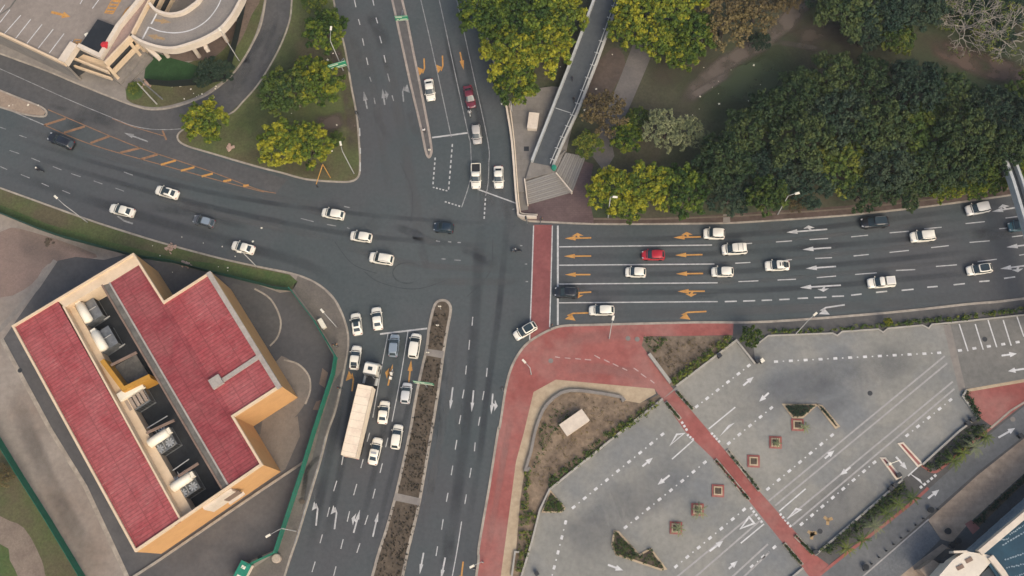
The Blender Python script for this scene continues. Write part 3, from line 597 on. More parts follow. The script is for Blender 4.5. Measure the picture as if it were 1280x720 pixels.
for a, b in (((694, 446), (700, 447)), ((706, 447.3), (713, 448)), ((719, 448.3), (726, 449)), ((731, 449.3), (739, 450)), ((743, 444), (750, 448)), ((755, 449.5), (762, 453)), ((766, 454.5), (773, 458)), ((778, 460), (784, 463)), ((792, 460), (798, 464)), ((801, 467), (808, 472)), ((813, 475), (818, 479))): line(bp_, a, b, .16, .133)
structure('path_marking', bp_, M('faded_path_paint', (.36, .25, .22), (.44, .33, .30), s=1))
ya = MB(); arrow(ya, (1012, 672), (1018, 664), 'S', z=ZL, sw=.3, hw=1.0, hl=1.0)
for c in ((1035, 650), (1015, 668)):
    for k in range(3):
        t = R(120*k+20); q = P(*c, ZL); ya.strip([q, q+Vector((math.cos(t), math.sin(t), 0))*.8], .5)
structure('lot_marking', ya, M('faint_yellow', (.38, .25, .12), (.33, .23, .12), s=1))
# ================================================================ red-roofed building
BH = 10.7
OUT = [(16, 408), (168, 317), (206, 377), (264, 340), (352, 483), (293, 521), (329, 581), (170, 690)]
ang = (lambda d: math.atan2(d.y, d.x))(P(170, 690, BH)-P(16, 408, BH))
red_tile = M('red_roof_tiles', (.285, .052, .056), (.335, .080, .080), s=.35, grain=.22, s3=1.8, rough=.85, tile=(3.1, .58, .72, .09, 0.0), rot=-ang-math.pi/2, c3=(.33, .09, .09), s4=.16, bump=.2, streak=(ang+math.pi/2, .5, 3.2, (.40, .165, .15), .60, .80))
red_tile_dark = M('red_roof_tiles_dark', (.225, .036, .042), (.275, .058, .062), s=.35, grain=.22, s3=1.8, rough=.85, tile=(3.1, .58, .72, .09, 0.0), rot=-ang-math.pi/2, c3=(.27, .07, .07), s4=.16, bump=.2, streak=(ang+math.pi/2, .5, 3.2, (.31, .12, .11), .62, .82))  # same tile pattern in a darker red, for the middle roof strip
cream_grey = M('pale_cement', (.30, .265, .23), (.36, .32, .275), s=.6, grain=.12)
bo = P(185, 505, 0)
bld = thing('commercial_building', 'red tiled roof building with cream parapets and an open plant well full of machinery', 'building', bo)
w = MB(); ro = PL(OUT, BH); n = len(ro); a2 = sum(ro[i].x*ro[(i+1) % n].y-ro[(i+1) % n].x*ro[i].y for i in range(n))
if a2 < 0: ro.reverse()
w.add([(p.x, p.y, .1) for p in ro]+[(p.x, p.y, BH-.1) for p in ro], [(i, (i+1) % n, n+(i+1) % n, n+i) for i in range(n)])
w.build('wall', orange_wall, bld, off=bo)
MB().wall([(p.x, p.y, 0) for p in ro], .36, BH-.35, BH+.42, True, off=.16).build('parapet', cream, bld, off=bo)
def roofpart(name, pts, mat, z, t=.25, par=None, obj=bld, o=None):
    return MB().prism(PL(pts, z), z-t, z, bottom=True).build(name, mat, par or obj, off=o if o is not None else bo)
r1 = roofpart('roof', [(17, 408), (72, 376), (226, 652), (170, 689)], red_tile, BH)
r2 = roofpart('roof', [(137, 353.5), (174.5, 330.5), (206.5, 378.5), (293, 521), (327.5, 580), (285, 606)], red_tile_dark, BH)
r3 = roofpart('roof', [(206.2, 378), (264, 341.5), (351, 483), (292.7, 521)], red_tile, BH+.06)
r2['label'] = 'long middle strip of red tiled roof'; r3['label'] = 'red tiled roof of the projecting wing'; r1['label'] = 'outer strip of red tiled roof'
roofpart('roof_slab', [(72, 376), (167, 318.5), (175, 330), (137, 353.5), (131, 355.5), (128, 356.5), (81, 384)], cream, BH+.08)
roofpart('service_walkway', [(128, 356.5), (131, 355.5), (137, 353.5), (285, 606), (279, 611)], dark_conc, BH-.05)
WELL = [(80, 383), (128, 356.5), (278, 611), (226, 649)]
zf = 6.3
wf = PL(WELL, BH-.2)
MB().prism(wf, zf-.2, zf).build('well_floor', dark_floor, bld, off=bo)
wall_w = MB().wall([wf[3], wf[0]], .3, zf, BH+.15, off=.0); wall_w.build('well_wall', cream, bld, off=bo)
MB().wall([wf[0], wf[1]], .3, zf, BH+.1).build('well_wall', cream, bld, off=bo)
MB().wall([wf[1], wf[2]], .3, zf, BH+.12).build('well_wall', brown_wall, bld, off=bo)
for a, b in (((138, 456), (170, 440)), ((182, 541), (217, 525)), ((222, 595), (247, 579))):
    MB().wall(PL([a, b], BH), .35, BH-.55, BH-.1).build('cross_beam', brown_wall, bld, off=bo)
MB().wall(PL([(127, 450), (154, 486), (187, 470)], BH), .75, zf, BH-.05).build('cross_wall', mustard, bld, off=bo)['label'] = 'mustard yellow bent cross wall'
lq = PL([(80, 383), (226, 649)], BH-.2); dq = (lq[1]-lq[0]).normalized(); nq = Vector((-dq.y, dq.x, 0))
MB().prism([lq[0]+nq*.15, lq[1]+nq*.15, lq[1]+nq*1.75, lq[0]+nq*1.1], zf, zf+2.7).build('well_ledge', cream, bld, off=bo)
roofpart('well_slab', [(140, 460), (170, 443), (186, 469), (156, 483)], dark_conc, zf+1.2)
q = PL([(270, 481), (322, 446.5)], BH+.25); MB().wall(q, .75, BH+.05, BH+.3).build('roof_gutter', cream_grey, bld, off=bo)
MB().wall(PL([(137, 353.5), (285, 606)], BH), .28, BH-.1, BH+.14).build('coping', cream_grey, bld, off=bo)
c = P(271.5, 478, BH); MB().box((c.x, c.y, BH+.45), (1.7, 1.9, .8), ang).build('roof_hatch', cream_grey, bld, off=bo)
q = PL([(263, 340), (352, 484)], BH); MB().wall(q, .8, BH-.1, BH+.48, off=-.3).build('box_gutter', cream_grey, bld, off=bo)
# entrance block on the south-east wall
p0, p1 = P(262, 636, 5), P(296, 613, 5); dd = (p1-p0).normalized(); nn = Vector((dd.y, -dd.x, 0))
mid = (P(248, 637.7, BH)+P(292, 606.8, BH))/2; mid.z = 0; az = math.atan2(dd.y, dd.x)
pm = MB().box((mid.x+nn.x*.2, mid.y+nn.y*.2, 7.9), (5.2, .5, 4.8), az); pm.build('portal', cream_pale, bld, off=bo)
pm = MB().box((mid.x+nn.x*.46+dd.x*1.6, mid.y+nn.y*.46+dd.y*1.6, 7.2), (2.5, .12, 2.6), az); pm.build('louvred_window', brown_wall, bld, off=bo)
pm = MB().box((mid.x+nn.x*.7+dd.x*1.6, mid.y+nn.y*.7+dd.y*1.6, 5.75), (2.9, .6, .14), az); pm.build('window_sill', cream_pale, bld, off=bo)
MB().box((P(204, 667, 9).x, P(204, 667, 9).y, 9), (.5, .4, .5), az).build('wall_lamp', white_metal, bld, off=bo)
for (a, b) in (((205, 690), (230, 676)),):
    pass

def chiller(px, axis, label, kind, fans):
    c = P(*px, zf+2.6); t = thing('rooftop_chiller', label, 'cooling unit', (c.x, c.y, zf), axis, 'cooling units in the roof well')
    MB().box((0, 0, 1.15), (3.4, 3.6, 2.1)).box((0, 0, .06), (3.6, 3.8, .12)).build('casing', grey_metal, t)
    sl = MB()
    for k in range(7): sl.box((1.72, -1.5+k*.5, 1.2), (.06, .4, 1.6))
    sl.build('coil_panel', dark_metal, t)
    if kind == 'box':
        MB().box((-1.3, 0, 2.75), (1.5, 4.4, 1.0)).box((-1.3, 0, 3.28), (1.3, 4.2, .06)).build('air_duct', white_metal, t)
        b = MB()
        for k in range(5): b.box((.55, -1.5+k*.72, 2.5), (1.9, .5, .5))
        b.build('pipe_bank', M('tan_casing', (.28, .22, .17), (.34, .27, .21), s=1), t)
    else:
        MB().tube([(-.55, -2.0, 3.0), (-.55, -1.8, 3.0), (-.55, 1.55, 3.0), (-.55, 1.7, 3.0)], [.3, .78, .78, .55], 12).build('air_duct', white_metal, t, True)
        MB().box((-.55, 1.95, 3.0), (.9, .55, .9)).build('duct_collar', white_metal, t)
    for fx, fy in fans:
        f = MB().tube([(fx, fy, 2.2), (fx, fy, 2.5)], .82, 18, False).tube([(fx, fy, 2.2), (fx, fy, 2.42)], .2, 10)
        o = f.build('fan', pale_metal, t)
        g = MB()
        for k in range(8): g.box((fx+.42*math.cos(k*math.pi/4), fy+.42*math.sin(k*math.pi/4), 2.44), (.62, .24, .02), k*math.pi/4)
        g.build('fan_blade', M('fan_grey', (.34, .35, .35), rough=.5) if 'fan_grey' not in bpy.data.materials else bpy.data.materials['fan_grey'], o)
    MB().tube([(1.2, -2.1, 1.0), (2.3, -2.1, 1.0)], .12).tube([(-2.5, 0, 2.6), (1.5, 0, 2.6)], .07).build('pipe', pale_metal, t)
F4 = [(.95, -.95), (.95, .95)]
bl = ang
chiller((110, 389), bl+math.pi/2, 'grey cooling unit with cream duct, nearest the top end of the roof well', 'tank', [])
chiller((129, 424), bl+math.pi/2, 'grey cooling unit with cream duct, just above the mustard yellow cross wall', 'tank', [])
chiller((169, 497), bl, 'cooling unit with a white flat duct and tan pipe bank below the mustard wall', 'box', [])
chiller((202, 551), bl, 'cooling unit with two round fans beside its cream duct, middle of the well', 'tank', F4+[(-1.3, .9)])
chiller((231, 606), bl, 'cooling unit with four round fans at the bottom end of the roof well', 'tank', F4+[(-1.3, .9), (-1.3, -.9)])
# pipes and frames lying in the well
for a, b, lab in (((184, 535), (209, 520), 'thin pale pipe rail lying over the dark well below the tan pipe bank'), ((216, 588), (236, 574), 'thin pale pipe rail lying over the dark well above the bottom cooling unit')):
    tag(MB().tube(PL([a, b], zf+3), .09).tube([P(*a, zf+3), P(*a, zf)], .07).tube([P(*b, zf+3), P(*b, zf)], .07).build('pipe_rail', pale_metal), lab, 'pipe', 'pipe rails in the roof well')

# ================================================================ parking deck with the spiral ramp
DZ = 6.4
po = P(80, 50, 0)
deck = thing('parking_deck', 'multi storey car park with marked open roof deck and cream parapets', 'car park', po)
deck_m = M('deck_surface', (.22, .185, .155), (.26, .22, .185), s=.12, grain=.12, s3=1.2, rough=.9)
DK = [(-250, -68), (0, 42), (82, 80), (97, 58), (128, 73), (133, 81), (166, 46), (205, -30), (290, -200), (-250, -200)]
MB().prism(PL(DK, DZ), DZ-.5, DZ, bottom=True).build('deck', deck_m, deck, off=po)
def facade(pts, levels, setb=.5):
    for z0, z1, m_, nm in levels:
        MB().wall(PL(pts, DZ), .35, z0, z1).build(nm, m_, deck, off=po)
# ground-floor body set back behind the slab edges, spandrels at each level, columns
BODY = [(-250, -70), (0, 40), (78, 76), (99, 62), (124, 70), (131, 77), (163, 43), (203, -30), (288, -200), (-250, -200)]
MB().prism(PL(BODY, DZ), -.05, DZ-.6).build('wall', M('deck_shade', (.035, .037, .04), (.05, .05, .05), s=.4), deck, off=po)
SE = [(133, 81.5), (166.5, 46.5), (206, -30), (292, -200)]
SW = [(-250, -68), (0, 42), (82, 80.5)]
for z0, z1 in ((DZ-.6, DZ+1.0), (3.0, 4.1), (.0, .9)):
    MB().wall(PL(SE, DZ), .35, z0, z1).build('spandrel', cream, deck, off=po)
for z0, z1 in ((DZ-.6, DZ+.5), (.1, DZ-.6)):
    MB().wall(PL(SW, DZ), .4, z0, z1).build('spandrel', cream if z1 > 6 else concrete, deck, off=po)
for a, b, zz in (((140, 96), (175, 59), 2.2), ((147, 102), (181, 64), 1.4), ((154, 108), (188, 70), .7)):
    MB().wall(PL([a, b], zz), 1.1, .1, zz).build('planter_ledge', concrete, deck, off=po)
for pts in (SE,):
    w_ = PL(pts, DZ)
    for i in range(len(w_)-1):
        L_ = (w_[i+1]-w_[i]).length; k = 0
        while k < L_:
            p = w_[i].lerp(w_[i+1], k/L_); MB().box((p.x, p.y, DZ/2-.3), (.55, .55, DZ-.6), math.atan2((w_[i+1]-w_[i]).y, (w_[i+1]-w_[i]).x)).build('column', cream, deck, off=po); k += 6.0
# inner parapet wall and the sunken lane beside it
MB().wall(PL([(101, 60), (128, 73), (150, 36), (186, -8), (300, -200)], DZ), .75, DZ, DZ+1.25).build('parapet', cream_pale, deck, off=po)
MB().wall(PL([(82, 80.5), (97, 58)], DZ), 1.5, DZ-.5, DZ+1.1, off=.3).build('parapet', cream_pale, deck, off=po)
MB().sheet(PL([(131, 73), (152, 37), (190, -12), (300, -195), (292, -198), (205, -30), (165, 46), (134, 80)], DZ+.05)).build('lane_floor', M('pink_lane', (.27, .19, .165), (.31, .225, .19), s=.3), deck, off=po)
# stepped stair terraces in the recessed corner
for k, (z, pts) in enumerate(((4.6, [(98, 60), (128, 73), (133, 81), (137, 92), (92, 74)]), (2.6, [(92, 74), (137, 92), (141, 100), (88, 82)]))):
    MB().prism(PL(pts, z), z-.5, z, bottom=True).build('stair_terrace', cream if k == 0 else concrete, deck, off=po)
    MB().wall(PL([pts[-1], pts[-2]], z), .3, z, z+.9).build('stair_parapet', cream, deck, off=po)
# deck paint
dm = MB(); dy = MB()
for a, b in (((0, 28), (12.5, 12)), ((5.5, 42), (26, 19)), ((19.5, 48), (38.5, 24)), ((33.5, 54.5), (52.5, 30.5)), ((47.5, 60.5), (66.5, 36.5)), ((61.5, 66.5), (80, 42)), ((75.5, 73), (91, 50)), ((100, 5), (104, -2)), ((115.5, 10.5), (124, -1)), ((-14, 35), (6, 6)), ((-28, 30), (-8, 0))):
    MB().strip(PL([a, b], DZ+.012), .16).build('bay_line', lot_paint, deck, off=po)
MB().strip(PL([(-80, 45), (-10, 25), (13, 9), (22, -4)], DZ+.01), .3).build('deck_joint', dark_conc, deck, off=po)
arrow(dy, (88, 21), (64, 15), 'S', z=DZ+.014, sw=.5, hw=1.4, hl=1.6); arrow(dy, (162, 4), (152, 23), 'T', -1, z=DZ+.014, sw=.35, hw=.8)
dy.strip(PL([(131, 16), (140, 0), (151, 0), (141, 17)], DZ+.012), .18, True)
for k in range(4): dy.strip(PL([(132+k*3, 14-k*4.2), (143+k*2.6, 14-k*4.2+.5)], DZ+.013), .4)
dy.strip(PL([(90, 56), (94, 49), (102, 50), (98, 57)], DZ+.012), .15, True)
for k in range(2): dy.strip(PL([(91+k*3, 55-k*2.5), (98+k*2.5, 55-k*2.5)], DZ+.013), .3)
dy.build('arrow_marking', yellow_paint, deck, off=po)
# tarpaulin-dark shelter roof
so = P(123, 46, DZ); sh = thing('roof_shelter', 'black flat roofed stair shelter at the corner of the car park deck', 'shelter', so)
SB = [(122, 24), (148.5, 34), (126, 68), (99, 58)]
MB().prism(PL(SB, DZ+1.0), DZ+.85, DZ+1.0, bottom=True).build('roof', black_roof, sh, off=so)
MB().prism([p*.93+P(123, 46, DZ+1.0)*.07 for p in PL(SB, DZ+1.0)], DZ+.02, DZ+.85).build('wall', dark_metal, sh, off=so)
p = P(130, 56, DZ+1.2); tag(MB().tube([(p.x, p.y, DZ+1.01), (p.x, p.y, DZ+1.4), (p.x, p.y, DZ+1.5)], [.6, .55, .2], 12).tube([(p.x, p.y, DZ+1.5), (p.x, p.y, DZ+1.6)], .12, 8).tube([(p.x+.5, p.y-.7, DZ+1.25), (p.x+.5, p.y+.5, DZ+1.25)], .25, 10).build('water_drum', red_m), 'bright red drum on the black shelter roof', 'drum')
p = P(108, 43.5, DZ+.9); tag(MB().box((p.x, p.y, DZ+.36), (.6, .8, .7), .5).box((p.x, p.y, DZ+.75), (.7, .9, .1), .5).build('air_conditioner', white_metal), 'small white box at the edge of the black shelter roof', 'air conditioner')
# spiral ramp
rp = thing('spiral_ramp', 'curved concrete car ramp with cream parapets leading off the car park deck', 'ramp', P(240, 20, 0))
rpo = rp.location.copy()
OUTR = smooth([(165, 46), (179, 54.5), (198.6, 61), (218, 63), (237.5, 58), (257, 50.6), (276.5, 39), (290, 24), (299, 9), (306, -8), (308, -40), (296, -75), (270, -98)], 5)
INR = smooth([(189, 7), (197, 15.5), (212, 20.4), (228, 18.5), (241.4, 10.7), (252, 0), (256, -20), (250, -42), (235, -55)], 6)
MB().prism(PL(OUTR+INR[::-1], DZ), DZ-.6, DZ, bottom=True).build('ramp_slab', M('ramp_surface', (.20, .18, .158), (.245, .215, .185), s=.2, grain=.12), rp, off=rpo)
MB().wall(PL(OUTR, DZ), .5, DZ-.9, DZ+1.0).build('parapet', cream_pale, rp, off=rpo)
MB().wall(PL(INR, DZ), .5, DZ-.9, DZ+1.0).build('parapet', cream_pale, rp, off=rpo)
rm_ = MB(); rm_.strip(PL(smooth([(187, 34), (200, 39), (220, 41), (240, 37), (258, 26), (271, 10), (277, -5), (279, -30)], 5), DZ+.012), .2)
rm_.strip(PL([(178, 48.5), (186, 33.5)], DZ+.012), .3); rm_.strip(PL([(189, 30), (196, 17)], DZ+.012), .3); rm_.build('lane_line', lot_paint, rp, off=rpo)
ry = MB(); arrow(ry, (184, 43.5), (206, 49), 'S', z=DZ+.013, sw=.5, hw=1.2); arrow(ry, (214, 28), (193, 25), 'S', z=DZ+.013, sw=.5, hw=1.2); ry.build('arrow_marking', M('faded_yellow', (.33, .22, .11), (.28, .2, .12), s=1), rp, off=rpo)
for px, zt in (((236, 52), DZ-.6), ((196, 52), DZ-.6), ((272, 32), DZ-.6), ((283, 5), DZ-.6)):
    c = P(*px, DZ-.6); MB().tube([(c.x, c.y, 0), (c.x, c.y, zt)], .4, 10).build('pillar', cream_pale, rp, off=rpo)
# beams that carry the ramp out of the building's side
for a, b in (((176, 53), (199, 73)), ((255, 52), (259.5, 63))):
    MB().wall(PL([a, b], 4.5), .7, 3.9, 5.3).build('beam', cream_pale, rp, off=rpo)
# ground under and beside the ramp
sheet('grass_corner', smooth([(157, 108), (180, 100), (210, 88), (255, 70), (290, 45), (305, 20), (312, -20), (330, -40), (330, 0), (322, 35), (312, 58), (300, 80), (286, 95), (268, 108), (248, 120), (215, 131), (190, 134), (168, 130), (158, 124)], 3), grass, .125)
sheet('earth_under_ramp', [(206, 62), (240, 60), (285, 30), (300, 15), (296, 40), (270, 70), (240, 76), (215, 76), (205, 70)], M('ramp_earth', (.12, .085, .068), (.145, .105, .083), s=.3, grain=.15), .1305, 3)
sheet('lawn', [(182, 82), (196, 66), (212, 72), (235, 78), (250, 84), (246, 100), (220, 104), (190, 106), (180, 98)], M('wet_lawn', (.018, .056, .016), (.026, .068, .022), s=.4, grain=.2, s3=2), .134)
sheet('lawn', [(157, 108), (172, 104), (178, 112), (176, 122), (162, 124)], M('bright_lawn', (.05, .085, .02), (.07, .10, .025), s=.4, grain=.2), .132, 3)
sheet('worn_earth', [(300, 20), (312, -10), (325, 0), (315, 18), (304, 45), (292, 62), (288, 55)], M('ramp_earth_b', (.13, .095, .072), (.155, .115, .09), s=.3, grain=.2), .1315, 3)
FZ = 2.0
fo = P(284, 80, 0)
def mesh_fence(name, label, pts, h, mat, cat='fence', step=.14, pw=.10, post=4.0, railw=.06, z0=.12):
    ws = PL(pts, 0); o = ws[len(ws)//2].copy(); f = thing(name, label, cat, (o.x, o.y, 0))
    pales, rails = MB(), MB()
    for i in range(len(ws)-1):
        a, b = ws[i], ws[i+1]; L_ = (b-a).length; d = (b-a)/L_; az_ = math.atan2(d.y, d.x); nk = max(1, int(L_/step))
        for k in range(nk):
            p = a+d*(k+.5)*L_/nk; pales.box((p.x, p.y, z0+h/2+.03), (pw, .06, h-.06), az_)
        for zz in (z0+.25, z0+h-.3): rails.wall([a, b], railw, zz-.05, zz+.05)
        m_ = max(1, int(round(L_/post)))
        for k in range(m_+(i == len(ws)-2)):
            p = a+d*k*L_/m_; MB().box((p.x, p.y, z0+h/2), (.12, .12, h+.1), az_).build('post', mat, f, off=o)
    pales.build('pale_panel', mat, f, off=o); rails.build('rail', mat, f, off=o)
    return f
mesh_fence('mesh_fence', 'tall black mesh fence round the grass under the car ramp', [(188, 106), (215, 109), (243, 107), (283, 101), (290, 80), (298, 50), (305, 18), (312, -20)], 2.4, dark_fence, step=.11, pw=.1)
mesh_fence('palisade_fence', 'dark green fence between the grass verge and the concrete yard', [(-250, 178), (-100, 230), (0, 267), (50, 287.5), (82, 298.5), (135, 312.5), (175, 323), (217, 329), (250, 338), (320, 355), (345, 362), (365, 364)], 2.0, verge_fence)
mesh_fence('palisade_fence', 'long bright green palisade fence between the right side of the yard and the road pavement', [(365.5, 364.5), (395, 403), (422, 448), (419, 468), (395, 541), (380, 591), (353, 673), (347, 691)], 2.7, green_fence)
mesh_fence('palisade_fence', 'short leaning run of green palisade fence by the beige drum', [(346, 691), (322, 702), (308, 710)], 2.2, green_fence)
mesh_fence('palisade_fence', 'green palisade fence along the grass in the bottom left corner', [(-250, 395), (-80, 450), (0, 545), (28, 591), (66, 651), (108, 721), (190, 915)], 2.8, green_fence)
# green shed end at the frame's edge
c = P(304, 716, 1.2); s_ = thing('gate_kiosk', 'small green roofed kiosk with two white panels at the bottom fence end', 'kiosk', (c.x, c.y, 0), R(65))
MB().box((0, 0, 1.1), (3.2, 1.6, 2.0)).build('wall', cream_pale, s_); MB().box((0, 0, 2.15), (3.5, 1.9, .12)).build('roof', green_fence, s_)
for k in (-1, 1): MB().box((k*.8+.1, .1, 2.24), (.5, .7, .05)).build('roof_panel', white_metal, s_)

# ================================================================ footbridge ramp, steps, plaza
plz = [(632, 128), (640, 178), (645, 242), (647.5, 263), (650, 271.5), (671, 273)]
sheet('plaza', [(641, 185), (646, 235), (656, 232), (656, 227), (692, 214), (691, 200), (690, 180), (700, 150), (712, 110), (690, 108), (660, 112), (636, 135)], plaza_m, .5)
structure('plaza', MB().prism(PL([(641, 185), (646.5, 240), (656, 240), (656, 228), (694, 216), (707, 193), (712, 170), (720, 140), (712, 110), (690, 108), (660, 112), (636, 135)], .45), 0, .488), plaza_m)
sheet('plaza', [(646, 240), (656, 240), (660, 256), (660, 262), (649, 264)], plaza_m, .135)
wl_ = P(646, 220, 0)
pw_ = thing('plaza_wall', 'low cream wall along the kerb round the plaza corner', 'wall', wl_)
MB().wall(PL(smooth(plz, 4), 0), .34, 0, 1.1).build('wall', cream_pale, pw_, off=wl_)
MB().wall(PL(smooth([(637, 130), (643, 178), (647.5, 240), (650, 262), (653, 268), (672, 269.5)], 4), 0), .18, 0, .62).build('planter_edge', cream_pale, pw_, off=wl_)
# steps
sto = P(690, 230, 0); stp = thing('plaza_steps', 'two flights of concrete steps fanning down from the footbridge ramp end', 'steps', sto)
def flight(a0, a1, b0, b1, n, name):
    """treads from the top edge a0-a1 down to the bottom edge b0-b1"""
    for k in range(n):
        t0, t1 = k/n, (k+1)/n; z = .95-(.82)*(k+1)/n+.13*0
        q = [(a0[0]+(b0[0]-a0[0])*t0, a0[1]+(b0[1]-a0[1])*t0), (a1[0]+(b1[0]-a1[0])*t0, a1[1]+(b1[1]-a1[1])*t0), (a1[0]+(b1[0]-a1[0])*t1, a1[1]+(b1[1]-a1[1])*t1), (a0[0]+(b0[0]-a0[0])*t1, a0[1]+(b0[1]-a0[1])*t1)]
        z = .12+.8*(n-k)/(n+1)
        o_ = MB().prism(PL(q, 0), 0, z).build(name, step_m, stp, off=sto)
        MB().wall(PL([q[3], q[2]], 0), .14, z-.02, z+.012, off=.12).wall(PL([q[0], q[1]], 0), .3, z+.0, z+.006, off=-.2).build('nosing', step_edge, o_, off=sto)
flight((657, 229), (694, 217), (661, 256), (715, 241), 6, 'step')
flight((695, 217), (707, 193), (715.5, 241), (732.5, 196), 5, 'step')
MB().prism(PL([(657, 227), (664, 203), (690, 205), (707, 190), (694.5, 217)], 0), .4, .96).build('landing', plaza_m, stp, off=sto)
MB().wall(PL([(695, 219), (715, 243)], 0), .22, 0, 1.3).build('handrail_wall', cream_pale, stp, off=sto)
MB().wall(PL([(656, 226), (660, 258)], 0), .2, 0, 1.2).build('handrail_wall', cream_pale, stp, off=sto)
c = P(692.5, 211, 1); tag(MB().tube([(c.x, c.y, .95), (c.x, c.y, 1.75), (c.x, c.y, 1.9)], [.42, .48, .3], 12).tube([(c.x, c.y, 1.9), (c.x, c.y, 1.98)], .4, 12).build('litter_bin', green_fence), 'round green litter bin at the foot of the footbridge ramp', 'bin')
c = P(666.5, 152, 1.2); rz = R(-8); b_ = thing('utility_kiosk', 'pale rectangular utility box standing on the plaza left of the footbridge', 'utility box', (c.x, c.y, .49), rz)
MB().box((0, 0, .55), (1.7, 3.0, 1.1)).build('cabinet', cream_pale, b_); MB().box((0, 0, 1.16), (1.85, 3.15, .12)).build('lid', cream_pale, b_)
c = P(658, 186, .5); tag(MB().box((c.x, c.y, .505), (.9, .9, .03)).box((c.x, c.y, .53), (.6, .6, .03)).build('drain_cover', dark_metal), 'small dark drain cover on the plaza beside the white sedan', 'drain cover')
# the ramp itself
bro = P(700, 120, 0); br = thing('pedestrian_bridge', 'grey footbridge ramp with pale side rails rising through the trees', 'footbridge', bro)
LZ = [(665, 203, 1.0), (674, 180, 1.2), (690, 139, 1.6), (717, 70, 2.4), (743, 0, 3.2), (780, -95, 4.2), (820, -200, 5.2)]
RZ = [(691, 208, 1.0), (703, 180, 1.2), (722, 139, 1.6), (747, 75, 2.4), (773, 2, 3.2), (811, -95, 4.2), (851, -200, 5.2)]
Lw = [P(*p) for p in LZ]; Rw = [P(*p) for p in RZ]
dk_ = MB(); n = len(Lw)
dk_.add([(p.x, p.y, p.z) for p in Lw]+[(p.x, p.y, p.z) for p in Rw]+[(p.x, p.y, p.z-.5) for p in Lw]+[(p.x, p.y, p.z-.5) for p in Rw],
        [(i, n+i, n+i+1, i+1) for i in range(n-1)]+[(2*n+i, 2*n+i+1, 3*n+i+1, 3*n+i) for i in range(n-1)]+[(i, i+1, 2*n+i+1, 2*n+i) for i in range(n-1)]+[(n+i, 3*n+i, 3*n+i+1, n+i+1) for i in range(n-1)]+[(0, 2*n, 3*n, n)])
dk_.build('deck', bluegrey, br, off=bro)
zl = [p.z for p in Lw]; zr = [p.z for p in Rw]
MB().wall(Lw, .42, [z-.55 for z in zl], [z+1.0 for z in zl]).build('parapet', rail_m, br, off=bro)
MB().wall(Rw, .45, [z-.55 for z in zr], [z+.22 for z in zr]).build('edge_beam', M('edge_beam', (.36, .35, .32), (.42, .41, .37), s=.8), br, off=bro)
MB().wall(Rw, .09, [z+1.0 for z in zr], [z+1.1 for z in zr], off=.5).wall(Rw, .05, [z+.6 for z in zr], [z+.65 for z in zr], off=.5).build('handrail', rail_m, br, off=bro)
for i in range(n-1):
    L_ = (Rw[i+1]-Rw[i]).length
    for k in range(int(L_/2.2)):
        p = Rw[i].lerp(Rw[i+1], (k+.5)/int(L_/2.2)); d = (Rw[i+1]-Rw[i]).normalized(); nn_ = Vector((-d.y, d.x, 0))
        MB().wall([p+nn_*.1, p+nn_*1.0], .14, p.z+.1, p.z+.24).box((p.x+nn_.x*.5, p.y+nn_.y*.5, p.z+.6), (.1, .1, 1.0), math.atan2(d.y, d.x)).build('rail_post', rail_m, br, off=bro)
for px in ((733, 70), (797, -80)):
    c = P(*px, 2); MB().box((c.x, c.y, .9), (2.4, .6, 1.8 if px[1] > 0 else 5), 0).build('pier', concrete, br, off=bro)
MB().wall([P(694, 135, 1.62), P(714, 141.5, 1.62)], .1, 1.6, 1.72).build('joint', rail_m, br, off=bro)
# second footbridge at the right edge
b2o = P(1290, 265, 0); b2 = thing('pedestrian_bridge', 'grey footbridge crossing above the road at the right edge of the picture', 'footbridge', b2o)
Z2 = 6.0
la = PL([(1252, 195), (1264, 229), (1283, 292), (1302, 360), (1316, 420)], Z2); lb = PL([(1262, 192), (1274.5, 226), (1294, 290), (1314, 358), (1328, 418)], Z2)
MB().prism(la+lb[::-1], Z2-.6, Z2, bottom=True).build('deck', bluegrey, b2, off=b2o)
MB().wall(la, .5, Z2-.7, Z2+1.1).build('parapet', rail_m, b2, off=b2o); MB().wall(lb, .4, Z2-.7, Z2+1.1).build('parapet', rail_m, b2, off=b2o)
for px in ((1263, 212), (1318, 392)):
    c = P(*px, Z2); MB().box((c.x, c.y, 2.7), (1.0, 1.0, 5.4)).build('pier', concrete, b2, off=b2o)

# ================================================================ tower at the lower right corner
TZ = 7.5
to = P(1250, 690, 0); tw = thing('glass_building', 'blue glazed building with pale cream beams and a white roof block, lower right corner', 'building', to)
MB().prism(PL([(1236, 696), (1288, 652), (1420, 530), (1420, 900), (1262, 900), (1252, 730)], TZ), 0, TZ-.4).build('wall', blue_roof, tw, off=to)
MB().prism(PL([(1228, 694), (1282, 647), (1420, 525), (1420, 900), (1262, 900), (1252, 730)], TZ), TZ-.39, TZ-.05).build('glass_roof', blue_roof, tw, off=to)
MB().wall(PL([(1224, 691), (1282, 642), (1420, 518)], TZ), .9, TZ-1.0, TZ+.5).build('beam', cream_pale, tw, off=to)
MB().wall(PL([(1237, 696), (1252, 715), (1270, 745), (1300, 800)], TZ), .9, TZ-.6, TZ+.5).build('beam', cream_pale, tw, off=to)
for k in range(14):
    t = k/13; a = (1226+(1420-1226)*t, 692+(518-692)*t)
    q = P(*a, TZ); d = (P(1282, 642, TZ)-P(1224, 691, TZ)).normalized(); nn_ = Vector((-d.y, d.x, 0))
    for zz in (2.2, 4.2, 6.2): MB().wall([q, q+d*2.6], .6, zz, zz+.12, off=.4).build('sun_louvre', bpy.data.materials.get('louvre') or M('louvre', (.24, .28, .29), (.30, .33, .33), s=1, rough=.5), tw, off=to)
gl = MB()
